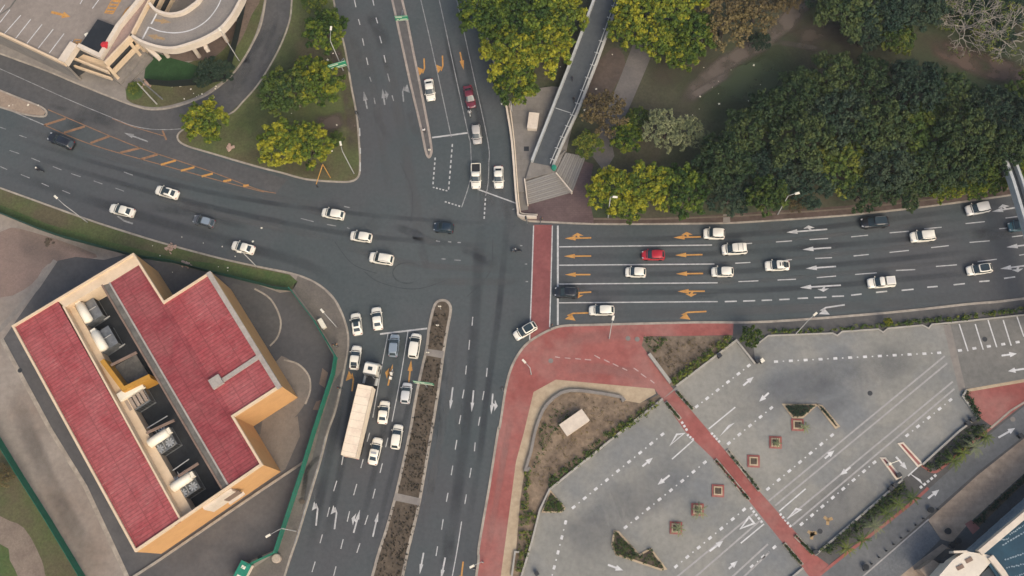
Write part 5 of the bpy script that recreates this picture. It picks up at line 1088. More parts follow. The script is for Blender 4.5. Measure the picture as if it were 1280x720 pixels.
V('sedan', (481.5, 501), (477.5, 530), CW, 'white sedan alongside the long trailer'); V('hatch', (498.5, 530.5), (493.5, 561.5), CW, 'white hatchback last in the lane by the planted median'); V('sedan', (473, 547), (465, 581), CW, 'white taxi sedan last in the queue beside the trailer end', extra=('sign',))

# articulated truck
c, az_, L = heading((462.5, 451), (435, 571), 1.5)
hd = P(456.5, 481.5, 4.0)-P(435.3, 570, 4.0); az_ = math.atan2(hd.y, hd.x); tl = hd.length
tc_ = (P(456.5, 481.5, 4.0)+P(435.3, 570, 4.0))/2
tk = thing('articulated_truck', 'white articulated truck with a long cream box trailer waiting in the queue', 'truck', (tc_.x, tc_.y, 0), az_)
cream_box = M('trailer_panel', (.76, .635, .47), (.80, .68, .52), s=.25, grain=.05, rough=.6, c3=(.69, .55, .41), s4=.45)
tb = MB().box((0, 0, 2.55), (tl, 2.55, 2.9)); tr_ = tb.build('trailer', cream_box, tk)
rb = MB()
for k in range(9): rb.box((-tl/2+tl*(k+.5)/9, 0, 4.006), (.05, 2.5, .012))
for s in (1, -1): rb.box((0, s*1.24, 4.01), (tl, .07, .05))
rb.build('roof_rib', M('rib_cream', (.50, .41, .30), (.55, .45, .33), s=1), tr_)
MB().box((0, 0, .95), (tl-.4, 1.0, .3)).build('chassis', dark_metal, tk)
for s in (1, -1):
    for x in (-tl/2+1.2, -tl/2+2.5, -tl/2+3.8):
        MB().tube([(x, s*.85, .52), (x, s*1.27, .52)], .52, 18).build('wheel', tyre, tk)
    MB().box((-tl/2-.02, s*1.0, 1.0), (.05, .4, .18)).build('tail_light', lens_r, tk)
    MB().box((0, s*1.15, .75), (3.0, .06, .6)).build('side_guard', grey_metal, tk)
fx = tl/2
MB().box((fx+1.6, 0, .8), (6.2, .9, .3)).box((fx+1.0, 0, 1.05), (1.6, 1.6, .3)).build('tractor_chassis', dark_metal, tk)
cabx = fx+3.2
cb = MB(); 
pts_ = [(1.0, .92), (.86, 1.2), (-1.05, 1.24)]
def cabring(z, f, w): return [(cabx+f, w*.80, z), (cabx+f-.18, w, z), (cabx-1.0, w, z)]
rings = [cabring(.6, 1.15, 1.22), cabring(1.6, 1.18, 1.24), cabring(2.5, 1.05, 1.2), cabring(3.2, .75, 1.12), cabring(3.32, .6, 1.0)]
vs = []; 
for r_ in rings: vs += r_+[(x, -y, z) for x, y, z in r_[::-1]]
cb.add(vs, [tuple(reversed((i*6+k, i*6+(k+1) % 6, (i+1)*6+(k+1) % 6, (i+1)*6+k))) for i in range(4) for k in range(6)]+[tuple(range(29, 23, -1)), tuple(range(6))])
cab = cb.build('cab', CW, tk)
MB().add([(cabx+1.19, -1.0, 1.7), (cabx+1.19, 1.0, 1.7), (cabx+1.07, .95, 2.5), (cabx+1.07, -.95, 2.5)], [(0, 1, 2, 3)]).build('windscreen', glass, tk)
MB().box((cabx-.15, 0, 3.34), (.62, .75, .06)).build('roof_hatch', glass, tk)
MB().box((cabx-1.06, 0, 2.4), (.1, 1.9, 1.6)).build('cab_rear_panel', grey_metal, tk)
for s in (1, -1):
    MB().box((cabx+.2, s*1.235, 2.05), (.9, .03, .7)).build('side_window', glass, tk)
    MB().box((cabx+1.0, s*1.5, 2.2), (.12, .3, .7)).build('wing_mirror', trim, tk)
    MB().box((cabx+1.19, s*.85, .95), (.08, .45, .22)).build('headlight', lens_w, tk)
    MB().tube([(fx+2.0, s*1.0, .75), (fx+.7, s*1.0, .75)], .32, 12).build('fuel_tank', pale_metal, tk)
    for x in (cabx, fx+.3, fx-.9): MB().tube([(x, s*.85, .52), (x, s*1.25, .52)], .52, 18).build('wheel', tyre, tk)
for s in (.7, -.7): MB().tube([(fx+1.8, s, 1.0), (fx+1.8, s, 2.9)], .09, 8).build('exhaust_stack', grey_metal, tk)
for k in range(3): MB().tube([(fx+1.95, -.3+.3*k, 1.6), (fx+1.1, -.3+.3*k, 1.3), (fx+.1, -.3+.3*k, 1.7)], .04, 6).build('air_hose', trim, tk)

# ================================================================ people and motorcycles
SK = M('skin', (.14, .08, .055), (.16, .09, .06), grain=0, rough=.6); HAIR = M('hair', (.012, .011, .01), grain=0)
def body_mesh(pose):
    J = dict(walk=dict(pelvis=(0, 0, .94), spine=(.02, 0, 1.16), chest=(.04, 0, 1.36), neck=(.05, 0, 1.50), head=(.08, 0, 1.60), top=(.08, 0, 1.70),
                       shL=(.04, .18, 1.40), elL=(-.06, .24, 1.14), wrL=(.04, .25, .92), shR=(.04, -.18, 1.40), elR=(.08, -.24, 1.14), wrR=(.24, -.22, .98),
                       hpL=(0, .10, .88), knL=(.14, .10, .50), anL=(.12, .10, .09), toL=(.28, .11, .05), hpR=(0, -.10, .88), knR=(.02, -.10, .48), anR=(-.26, -.10, .14), toR=(-.14, -.11, .05)),
             ride=dict(pelvis=(-.22, 0, .86), spine=(-.14, 0, 1.06), chest=(.0, 0, 1.26), neck=(.08, 0, 1.38), head=(.13, 0, 1.48), top=(.14, 0, 1.58),
                       shL=(.0, .18, 1.29), elL=(.20, .30, 1.12), wrL=(.42, .31, 1.06), shR=(.0, -.18, 1.29), elR=(.20, -.30, 1.12), wrR=(.42, -.31, 1.06),
                       hpL=(-.18, .12, .82), knL=(.22, .22, .74), anL=(.02, .20, .36), toL=(.18, .22, .32), hpR=(-.18, -.12, .82), knR=(.22, -.22, .74), anR=(.02, -.20, .36), toR=(.18, -.22, .32)))[pose]
    rad = dict(pelvis=.145, spine=.125, chest=.145, neck=.06, head=.098, top=.07, sh=.068, el=.05, wr=.036, hp=.092, kn=.066, an=.046, to=.04)
    names = list(J); E = [('pelvis', 'spine'), ('spine', 'chest'), ('chest', 'neck'), ('neck', 'head'), ('head', 'top')]
    for s in 'LR': E += [('chest', 'sh'+s), ('sh'+s, 'el'+s), ('el'+s, 'wr'+s), ('pelvis', 'hp'+s), ('hp'+s, 'kn'+s), ('kn'+s, 'an'+s), ('an'+s, 'to'+s)]
    me = bpy.data.meshes.new('skeleton'); me.from_pydata([J[n_] for n_ in names], [(names.index(a), names.index(b)) for a, b in E], [])
    o = bpy.data.objects.new('skeleton', me); col.objects.link(o); o.modifiers.new('skin', 'SKIN')
    if not me.skin_vertices: me.attributes.new if False else None
    sv = me.skin_vertices[0].data if me.skin_vertices else None
    if sv:
        for i, n_ in enumerate(names):
            r_ = rad.get(n_, rad.get(n_[:2])); sv[i].radius = (r_, r_*(1.25 if n_ in ('chest', 'pelvis', 'spine') else 1)); sv[i].use_root = (n_ == 'pelvis')
    sb = o.modifiers.new('sub', 'SUBSURF'); sb.levels = 1; sb.render_levels = 1
    bpy.context.view_layer.update(); dg = bpy.context.evaluated_depsgraph_get(); ev = bpy.data.meshes.new_from_object(o.evaluated_get(dg))
    vs = [tuple(v.co) for v in ev.vertices]; fs = [tuple(p.vertices) for p in ev.polygons]
    bpy.data.objects.remove(o)
    m = MB(); m.add(vs, fs)
    hd_, nk = Vector(J['head']), Vector(J['neck']); hip = J['pelvis'][2]
    m.m = []
    for f in fs:
        c_ = sum((Vector(vs[i]) for i in f), Vector())/len(f)
        near = min((Vector(J[k])-c_).length for k in ('wrL', 'wrR'))
        if (c_-hd_).length < .2 and c_.z > nk.z+.01: m.m.append(3 if (c_.z > hd_.z+.05 or c_.x < hd_.x-.045) else 2)
        elif near < .12: m.m.append(2)
        elif min((Vector(J[k])-c_).length for k in ('toL', 'toR', 'anL', 'anR')) < .12: m.m.append(3)
        elif c_.z < hip-.02 and min((Vector(J[k])-c_).length for k in ('hpL', 'hpR', 'knL', 'knR', 'anL', 'anR', 'pelvis')) < .3: m.m.append(1)
        else: m.m.append(0)
    m.cur = 2   # hands with five fingers, nose and ears
    for s, sg in (('L', 1), ('R', -1)):
        w_, e_ = Vector(J['wr'+s]), Vector(J['el'+s]); d_ = (w_-e_).normalized(); sd = d_.cross(Vector((1, 0, .3))).normalized(); up = d_.cross(sd)
        m.tube([w_-d_*.02, w_+d_*.05, w_+d_*.095], [.03, .042, .036], 6)
        for k, ln in enumerate((.062, .075, .07, .055)):
            b_ = w_+d_*.09+sd*(.03-.02*k); m.tube([b_, b_+d_*ln*.55, b_+d_*ln*.85+up*.02], [.009, .008, .006], 5)
        b_ = w_+d_*.03+sd*.036; m.tube([b_, b_+d_*.03+sd*.025, b_+d_*.06+sd*.03], [.011, .01, .008], 5)
        m.tube([hd_+Vector((0, sg*.085, .0)), hd_+Vector((-.01, sg*.105, .01))], [.025, .018], 6)
    m.tube([hd_+Vector((.085, 0, .0)), hd_+Vector((.118, 0, -.02))], [.016, .018], 6)
    m.cur = 3
    for sg in (1, -1): m.tube([hd_+Vector((.088, sg*.032, .02)), hd_+Vector((.098, sg*.032, .02))], .011, 6)
    m.tube([hd_+Vector((.09, -.025, -.05)), hd_+Vector((.09, .025, -.05))], .007, 5)
    return m
POSE = {}
def person(loc, az_, pose, shirt, trousers, label, par=None, helmet=None, group=None):
    if pose not in POSE: POSE[pose] = body_mesh(pose)
    t = thing('person', label, 'person', loc, az_, group)
    def cm(c): 
        k = 'cloth_%02d_%02d_%02d' % tuple(int(x*99) for x in c); return bpy.data.materials.get(k) or M(k, c, grain=.1, rough=.9)
    POSE[pose].build('body', [cm(shirt), cm(trousers), SK, HAIR], t, True)
    if helmet:
        hx = (.13, 0, 1.52); MB().tube([(hx[0], 0, hx[2]-.12), (hx[0], 0, hx[2]-.04), (hx[0], 0, hx[2]+.06), (hx[0]-.01, 0, hx[2]+.13)], [.13, .145, .125, .05], 12).build('helmet', helmet, t, True)
    return t
z_ = 1.95
def on_deck(px, py):
    # height of the ramp deck under that pixel
    z = 2.0
    for _ in range(6):
        p = P(px, py, z); best = min(range(len(Lw)-1), key=lambda i: (Lw[i].lerp(Lw[i+1], .5).xy-p.xy).length); a_, b_ = Lw[best], Lw[best+1]
        tt = max(0, min(1, (p.xy-a_.xy).dot((b_-a_).xy)/(b_-a_).xy.length_squared)); z = a_.z+(b_.z-a_.z)*tt
    return P(px, py, z)
person(on_deck(715, 101), R(70), 'walk', (.03, .035, .05), (.02, .02, .025), 'person in dark clothes walking up the footbridge ramp, upper of two')
person(on_deck(717, 127), R(70), 'walk', (.02, .02, .022), (.03, .03, .035), 'person in black clothes by the rail of the footbridge ramp, lower of two')
p_ = P(530, 163, .9); person((p_.x, p_.y, .12), R(-80), 'walk', (.7, .68, .64), (.02, .02, .022), 'person in a white top and black trousers standing on the top median strip')
p_ = P(421, 431, .9); person((p_.x, p_.y, .12), R(100), 'walk', (.32, .2, .12), (.05, .05, .06), 'person in a tan top on the pavement by the traffic light at the fence corner')
p_ = P(1225, 446, .9); 
def motorcycle(px, front_px, colour, label, rider_label, shirt, helmet, box=None):
    c_, f_ = P(*px, .6), P(*front_px, .6); az2 = math.atan2(f_.y-c_.y, f_.x-c_.x)
    t = thing('motorcycle', label, 'motorcycle', (c_.x, c_.y, .0), az2)
    for x in (.66, -.64):
        w_ = MB(); w_.tube([(x, -.06, .31), (x, .06, .31)], .31, 18); o_ = w_.build('wheel', tyre, t); MB().tube([(x, -.07, .31), (x, .07, .31)], .17, 12).build('rim', grey_metal, o_)
    MB().tube([(.42, 0, .78), (.22, 0, .86), (0, 0, .82), (-.25, 0, .76)], [.10, .19, .17, .10], 10).tube([(.0, -.14, .5), (.0, .14, .5)], .2, 10).build('body', colour, t, True)
    MB().box((-.38, 0, .80), (.75, .26, .10), 0, .85).build('seat', trim, t)
    MB().tube([(.66, 0, .31), (.5, 0, .75), (.42, 0, 1.0)], .04, 8).tube([(-.64, .08, .31), (0, .1, .42)], .03, 6).build('fork', grey_metal, t)
    MB().tube([(.34, -.36, 1.05), (.44, -.12, 1.02), (.44, .12, 1.02), (.34, .36, 1.05)], .022, 8).build('handlebar', grey_metal, t)
    MB().tube([(.54, 0, .90), (.64, 0, .90)], [.09, .10], 12).build('headlight', lens_w, t)
    MB().box((.66, 0, .64), (.5, .13, .03)).box((-.72, 0, .66), (.42, .16, .03)).build('mudguard', colour, t)
    if box: MB().box((-.72, 0, 1.02), (.45, .46, .42), 0, .95).build('top_box', box, t)
    person((c_.x, c_.y, .02), az2, 'ride', shirt, (.02, .022, .03), rider_label, helmet=helmet)
motorcycle((48.5, 212), (44, 210.5), CB, 'black motorcycle ridden along the left road', 'rider in dark clothes on the motorcycle at the far left', (.03, .03, .035), CW)
motorcycle((645.5, 313), (641, 313), CN, 'dark motorcycle crossing the junction beside the red crossing', 'rider in black clothes and pale helmet beside the red crossing', (.02, .024, .03), pale_metal)
motorcycle((587, 140), (587.8, 145), CW2, 'small pale motorcycle just below the maroon sedan', 'rider in a pale top just below the maroon sedan', (.45, .43, .40), CB)
motorcycle((489.5, 468), (490.5, 462), CW, 'white motorcycle with a white top box in the queue', 'rider in a white top on the motorcycle in the queue', (.6, .57, .5), CW, box=CW)
# ================================================================ vegetation
def leaf_cloud(name, clumps, mat, parent=None, per=10, size=.42, seed=0, flat=.35):
    """many leaf-sized faces; clumps = rows of x, y, z, radius, tint"""
    g = np.random.default_rng(seed); C = np.asarray(clumps, float); n = len(C)*per
    c = np.repeat(C, per, axis=0)
    off = g.normal(size=(n, 3)); off /= np.linalg.norm(off, axis=1)[:, None]; off *= (g.random(n)**.45)[:, None]
    off[:, 2] *= .75
    ctr = c[:, :3]+off*c[:, 3:4]
    nr = g.normal(size=(n, 3))*.42+off*1.0; nr[:, 2] += flat+.15; nr /= np.linalg.norm(nr, axis=1)[:, None]
    ref = np.where(np.abs(nr[:, 2:3]) < .9, [[0, 0, 1.]], [[1., 0, 0]])
    u = np.cross(nr, ref); u /= np.linalg.norm(u, axis=1)[:, None]; w = np.cross(nr, u)
    a = g.random(n)*6.283; u2 = u*np.cos(a)[:, None]+w*np.sin(a)[:, None]; w2 = -u*np.sin(a)[:, None]+w*np.cos(a)[:, None]
    s = size*(.6+.8*g.random(n))[:, None]
    V_ = np.stack([ctr-u2*s*.5, ctr-w2*s*.32+nr*s*.06, ctr+u2*s*.5, ctr+w2*s*.32+nr*s*.06], axis=1).reshape(-1, 3)
    me = bpy.data.meshes.new(name); me.vertices.add(n*4); me.vertices.foreach_set('co', V_.ravel())
    me.loops.add(n*4); me.loops.foreach_set('vertex_index', np.arange(n*4)); me.polygons.add(n)
    me.polygons.foreach_set('loop_start', np.arange(0, n*4, 4)); me.polygons.foreach_set('loop_total', np.full(n, 4))
    at = me.attributes.new('tint', 'FLOAT', 'POINT')
    tint = np.clip(np.repeat(c[:, 4]+g.normal(size=n)*.045, 4), 0, 1); at.data.foreach_set('value', tint.astype(np.float32))
    me.materials.append(mat); me.update(calc_edges=True)
    o = bpy.data.objects.new(name, me); col.objects.link(o)
    if parent: o.parent = parent
    return o
def crown_clumps(seed, r=5.0, h=5.2, base=2.0, nl=15, cl=13, spread=.78, lobe=(.13, .22)):
    g = np.random.default_rng(seed); out = []
    for i in range(nl):
        a = g.random()*6.283; el = g.random()**.8; rr = r*spread*math.sqrt((i+.5)/nl)*(.86+.14*g.random()); a = i*2.39996+g.normal()*.25
        lx, ly = math.cos(a)*rr, math.sin(a)*rr; lr = r*(lobe[0]+(lobe[1]-lobe[0])*g.random())
        dome = math.sqrt(max(0, 1-(rr/r)**2)); lz = base+h*(.25+.62*dome*(.78+.3*el))
        lt_ = .15+.7*g.random()
        for k in range(cl):
            d = g.normal(size=3); d /= np.linalg.norm(d); d[2] = d[2]*.8+.15
            q = lr*(.55+.45*g.random()); out.append((lx+d[0]*q, ly+d[1]*q, max(base*.6, lz+d[2]*q*.8), lr*.44*(.7+.6*g.random()), lt_+g.normal()*.12))
    return out
def limbs(seed, r=5.0, base=2.4, h=4.2, tr=.28, mat=bark):
    g = np.random.default_rng(seed+900); m = MB(); m.tube([(0, 0, 0), (.05, .03, base*.6), (.1, 0, base+.6)], [tr*1.25, tr, tr*.8], 9)
    for k in range(6):
        a = k*1.05+g.random()*.5; L_ = r*(.55+.2*g.random()); z1 = base+h*(.3+.35*g.random())
        m.tube([(.08, 0, base*.75+.08*k), (math.cos(a)*L_*.45, math.sin(a)*L_*.45, base+(z1-base)*.6), (math.cos(a)*L_, math.sin(a)*L_, z1)], [tr*.55, tr*.35, tr*.12], 7)
    return m
KIND = {}
def tree_proto(kind, i):
    key = (kind, i)
    if key not in KIND:
        mat, per, size, nl, cl, sp = dict(yellow=(leaf_y, 24, .40, 44, 9, .92), mid=(leaf_m, 24, .38, 44, 9, .92), dark=(leaf_d, 24, .36, 42, 10, .92), black=(leaf_k, 24, .34, 42, 10, .92),
                                          brown=(leaf_b, 11, .38, 38, 9, .90), pale=(leaf_p, 18, .32, 34, 9, .88))[kind]
        sd = sum(map(ord, kind))+i*17
        ob = leaf_cloud('crown', crown_clumps(sd, nl=nl, cl=cl, spread=sp), mat, None, per, size, sd)
        tb_ = limbs(sd).build('trunk', bark, None, True)
        KIND[key] = (ob.data, tb_.data); bpy.data.objects.remove(ob); bpy.data.objects.remove(tb_)
    return KIND[key]
def tree(kind, px, py, rpx, label, hs=1.0, name='broadleaf_tree', group=None, sy=1.0, zc=4.5):
    c = P(px, py, zc*hs); k = (P(px+rpx, py, zc)-P(px, py, zc)).length/4.7
    cm_, tm_ = tree_proto(kind, random.randrange(4))
    t = thing(name, label, 'tree', (c.x, c.y, .1), random.random()*6.28, group); t.scale = (k, k*sy, (.55+.45*k)*hs)
    for nm, me in (('crown', cm_), ('trunk', tm_)):
        o = bpy.data.objects.new(nm, me); col.objects.link(o); o.parent = t
    return t
g1 = 'trees on the grass island'
tree('yellow', 258, 153, 30, 'yellow green tree standing alone at the left nose of the grass island', group=g1)
tree('yellow', 408, 40, 29, 'yellow green tree behind the tall lamp at the upper end of the grass island', group=g1); tree('mid', 393, 2, 16, 'small tree cut by the top edge above the grass island', .8, group=g1)
tree('mid', 357, 116, 33, 'green tree on the left edge of the grass island', group=g1); tree('yellow', 402, 108, 30, 'tree at the middle of the grass island below the green sign', group=g1); tree('yellow', 386, 88, 22, 'small tree between the lamp pole and the left tree of the island', .9, group=g1)
tree('yellow', 355, 181, 33, 'large yellow green tree at the lower left of the grass island', group=g1); tree('yellow', 388, 183, 31, 'yellow green tree beside the yellow signal mast', group=g1)
tree('mid', 420, 173, 11, 'round dark green bush between the island trees and the kerb', .5, name='round_bush', group=None)
g2 = 'yellow green trees by the top road'
for px, py, r, lab in ((607, 22, 36, 'yellow green tree at the top, overhanging the edge line of the top road'), (658, 16, 44, 'broad yellow green tree at the top edge left of the footbridge'), (703, 24, 34, 'yellow green tree touching the left rail of the footbridge at the top'),
                       (636, 72, 38, 'yellow green tree by the top road beside the maroon sedan'), (683, 66, 36, 'yellow green tree in the middle of the clump left of the footbridge'), (646, 108, 30, 'lowest yellow green tree of the clump, above the plaza box')): tree('yellow', px, py, r, lab, 1.15, group=g2)
for px, py, r, lab in ((800, 14, 36, 'yellow green tree at the top edge right of the footbridge'), (785, 38, 27, 'yellow green tree leaning against the right rail of the footbridge'), (846, 12, 42, 'broad yellow green tree at the top edge beside the brown tree'), (862, 48, 34, 'yellow green tree hanging over the worn trail'), (822, 50, 30, 'yellow green tree above the grey footpath'), (851, 68, 24, 'low yellow green tree at the lower tip of the clump over the footpath')): tree('yellow', px, py, r, lab, 1.1, group='yellow green trees right of the footbridge')
tree('brown', 905, 28, 42, 'brown leaved tree at the top, left of the worn trail'); tree('brown', 946, 12, 36, 'brown leaved tree cut by the top edge beside the trail'); tree('brown', 755, 143, 31, 'brown leaved tree beside the right rail of the footbridge')
tree('yellow', 783, 172, 22, 'small yellow green tree tucked under the brown tree by the footpath', .85); tree('mid', 797, 148, 17, 'small green tree at the lower end of the grey footpath', .8); tree('mid', 735, 180, 20, 'dark green bush beside the plaza steps', .6)
tree('pale', 832, 162, 31, 'pale feathery tree left of its smaller twin by the wood'); tree('pale', 861, 168, 25, 'smaller pale feathery tree against the dark wood'); tree('black', 951, 50, 14, 'round dark bush alone beside the worn trail', .7, name='round_bush')
for px, py, r, lab in ((764, 240, 33, 'yellow green roadside tree above the red crossing, left end of the clump'), (806, 236, 36, 'yellow green roadside tree with the lamp post, middle of the clump'), (850, 240, 36, 'yellow green roadside tree at the right end of the clump above the red car'), (786, 258, 22, 'low yellow green tree at the front of the roadside clump by the lamp')): tree('yellow', px, py, r, lab, 1.0, group='yellow roadside trees')
W_ = [(905, 200, 36, 'wood tree right of the smaller pale feathery tree'), (888, 222, 26, 'wood tree just behind the right end of the yellow roadside clump'), (912, 244, 30, 'wood tree by the road above the white suv'), (936, 165, 34, 'wood tree at the left edge facing the shaded lawn'),
      (956, 215, 40, 'wood tree left of the wood edge lamp'), (958, 245, 28, 'wood tree at the road beside the wood edge lamp, left'), (965, 140, 32, 'wood tree jutting into the shaded lawn'), (1000, 118, 34, 'wood tree at the upper left corner of the wood'), (1000, 180, 42, 'broad crown in the left middle of the wood'),
      (1010, 228, 36, 'wood tree right behind the wood edge lamp'), (1040, 96, 33, 'wood tree on the upper edge below the clearing'), (1046, 150, 42, 'broad crown in the centre left of the wood'), (1052, 210, 40, 'crown above the black suv on the road, left'), (1078, 240, 28, 'wood tree at the road right above the black suv'),
      (1086, 100, 32, 'wood tree on the upper edge near the yellow tinted tree'), (1098, 160, 42, 'broad crown in the very centre of the wood'), (1106, 208, 40, 'crown in the centre of the wood nearer the road'), (1130, 238, 28, 'wood tree at the road above the white suv behind the black one'), (1140, 112, 38, 'wood tree on the upper edge below the bare tree'),
      (1150, 166, 42, 'broad crown in the centre right of the wood'), (1160, 215, 36, 'crown behind the yellow roadside shrubs, left'), (1190, 124, 38, 'wood tree below the reddish bare earth'), (1202, 172, 40, 'crown in the right middle of the wood'), (1240, 140, 36, 'wood tree at the right end below the second bare tree'), (1250, 185, 34, 'wood tree above the right footbridge'), (1280, 160, 36, 'wood tree cut by the right edge'), (1290, 120, 34, 'upper wood tree cut by the right edge'), (1205, 208, 30, 'crown above the yellow roadside shrubs, middle')]
for i, (px, py, r, lab) in enumerate(W_): tree(('dark', 'dark', 'black', 'dark', 'black', 'mid', 'dark')[i % 7], px, py, r, 'dark green '+lab, .8+.55*random.random(), group='trees of the dark wood')
tree('mid', 1229, 203, 27, 'lighter green round tree behind the yellow shrubs near the right footbridge', 1.1, group='trees of the dark wood')
for px, py, r, lab in ((1060, 14, 44, 'dark tree at the top edge right of the clearing'), (1106, 12, 42, 'dark tree at the top edge in the middle of the upper row'), (1150, 8, 38, 'dark tree at the top edge beside the bare tree'), (1034, -14, 34, 'dark tree mostly above the top edge over the trail end'), (1082, 42, 26, 'dark tree at the lower side of the upper row')): tree('black' if px % 4 else 'dark', px, py, r, lab, 1.0, group='dark trees along the top edge')
tree('mid', 1122, 48, 24, 'yellow tinted tree below the upper row of dark trees', 1.0); tree('brown', 985, -4, 22, 'small brown tree cut by the top edge beside the trail end'); tree('brown', 996, 250, 17, 'reddish brown shrub under the wood edge lamp', .6, name='brown_shrub')
for px, py, r, lab in ((1172, 243, 15, 'yellow roadside shrub at the left end of the row under the wood'), (1192, 237, 15, 'second yellow roadside shrub from the left of the row'), (1216, 238, 17, 'yellow roadside shrub below the lighter round tree'), (1240, 231, 17, 'yellow roadside shrub just left of the right footbridge'), (1262, 214, 22, 'tall yellow shrub touching the right footbridge'), (1282, 205, 16, 'yellow shrub behind the right footbridge at the edge')): tree('yellow', px, py, r, lab, .75, name='roadside_shrub', group='yellow roadside shrubs', zc=2.5)
tree('black', 262, 86, 17, 'dark shrub in the grass beside the car ramp fence', .7, name='dark_shrub'); tree('black', 252, 98, 13, 'small dark shrub left of the big shrub by the ramp fence', .5, name='dark_shrub'); tree('black', 280, 88, 15, 'dark shrub against the end of the mesh fence', .55, name='dark_shrub')
tree('mid', 170, 112, 9, 'low green bush at the corner below the car park', .3, name='low_bush', zc=1)
tree('mid', 939, 420, 15, 'round green bush at the pointed corner of the car park', .7, name='round_bush'); tree('yellow', 1108, 404, 6, 'tiny yellow bush in the hedge by the main road', .5, name='low_bush', zc=1.5)
tree('brown', 8, 596, 16, 'brown scrubby bush beside the fence in the bottom left corner', .5, name='scrub_bush', zc=1.5)

# bare pale trees
def bare_tree(px, py, rpx, label, seed):
    g = np.random.default_rng(seed); c = P(px, py, 4); t = thing('bare_tree', label, 'tree', (c.x, c.y, .1)); r = (P(px+rpx, py, 4)-P(px, py, 4)).length
    m = MB(); tips = []
    def grow(p, d, L_, rad, dep):
        d = d.normalized(); q = p+d*L_*.5+Vector(g.normal(size=3))*.06*L_; e = p+d*L_+Vector(g.normal(size=3))*.1*L_
        m.tube([p, q, e], [rad, rad*.85, rad*.68], 5 if dep > 1 else 7, False)
        if dep == 4: tips.append(e); return
        for k in range(3 if dep < 3 else 2+int(g.random()*2)):
            nd = d+Vector(g.normal(size=3))*(.62 if dep else .9); nd.z = nd.z*.55+.12
            grow(e if k else q.lerp(e, .8), nd, L_*(.70+.22*g.random()), rad*.66, dep+1)
    m.tube([(0, 0, 0), (.1, .1, 1.8)], [.32, .24], 9)
    m.build('trunk', pale_bark, t, True); m = MB()
    for k in range(6): grow(Vector((.1, .1, 1.7)), Vector((math.cos(k*1.05), math.sin(k*1.05), .75)), r*.36, .15, 0)
    m.build('branches', pale_bark, t)
    cl = [(p.x, p.y, p.z, .5, .5+.4*g.random()) for p in tips if g.random() < .45]
    leaf_cloud('crown', cl, leaf_m, t, 5, .36, seed)
    return t
bare_tree(1212, 26, 44, 'bare tree with pale grey branches at the upper right', 5); bare_tree(1262, 40, 40, 'second pale bare tree cut by the right edge of the picture', 11); bare_tree(1182, 4, 30, 'smaller bare pale tree cut by the top edge', 23)
for px, py, r, lab in ((1215, 10, 30, 'dark undergrowth tree beneath the pale bare branches at the top'), (1262, 12, 34, 'dark undergrowth tree behind the second bare tree'), (1245, 48, 24, 'low dark shrub showing through the bare branches')): tree('black', px, py, r, lab, .5, zc=2, group='undergrowth below the bare trees')

# palms
def palm(px, py, label, k=1.0, h=2.4, seed=0, group='palms along the car park strip'):
    g = np.random.default_rng(seed); c = P(px, py, h); t = thing('palm_tree', label, 'palm', (c.x, c.y, .14), g.random()*6.28, group)
    MB().tube([(0, 0, 0), (0, 0, h*.6), (0, 0, h)], [.2, .16, .14], 8).build('trunk', bark, t, True)
    V_, F_ = [], []; m = MB()
    for f in range(8 if 'planters' in group else 11):
        a = f*2.4+g.random()*.4; up = .1+.75*g.random(); L_ = k*(1.5+.5*g.random())
        pts = [Vector((math.cos(a)*L_*s, math.sin(a)*L_*s, h+L_*(up*s-(.55+up*.5)*s*s))) for s in (0, .25, .5, .75, 1)]
        sd = Vector((-math.sin(a), math.cos(a), 0))
        for s in range(1, 16):
            u = s/16; i = min(3, int(u*4)); p = pts[i].lerp(pts[i+1], u*4-i); w_ = .30*k*(1-abs(u-.45)*1.1)
            for q in (1, -1):
                e = p+sd*q*w_+(pts[i+1]-pts[i]).normalized()*w_*.5-Vector((0, 0, w_*.3)); d_ = (pts[i+1]-pts[i]).normalized()*.05
                m.add([p-d_, p+d_, e], [(0, 1, 2)])
    o = m.build('crown', leaf_p if k > 1.05 or 'planters' in group else leaf_m, t)
    at = o.data.attributes.new('tint', 'FLOAT', 'POINT'); at.data.foreach_set('value', np.clip(g.random(len(m.v)), 0, 1).astype(np.float32))
    return t
i = 0
for px, py, lab in ((1058, 685, 'palm at the lower left end of the strip'), (1078, 675, 'second palm from the lower end of the strip'), (1092, 657, 'palm in the strip below the two dark bins'), (1108, 642, 'palm in the middle of the lower strip'), (1122, 630, 'palm in the strip next after the middle one'), (1140, 622, 'palm at the strip end nearest the gate'), (1204, 566, 'palm at the lower end of the upper strip'), (1218, 558, 'bright palm in the middle of the upper strip'), (1232, 546, 'palm at the upper end of the upper strip'), (1192, 576, 'small palm beside the gate in the upper strip')):
    i += 1; palm(px, py, lab+' beside the access road', 1.1 if i in (3, 8) else .95, 1.6+.4*(i % 3), i)
palm(874, 639, 'spreading palm growing in the lowest but one brick planter', .95, 1.6, 31, 'small palms in planters'); palm(848, 661, 'thin palm in the lowest brick planter', .75, 1.2, 32, 'small palms in planters'); palm(971, 554, 'thin palm in the second brick planter below the garden island', .5, 1.0, 33, 'small palms in planters'); palm(1006, 534, 'thin spiky plant beside the triangular garden island planter', .6, 1.0, 34, 'small palms in planters')

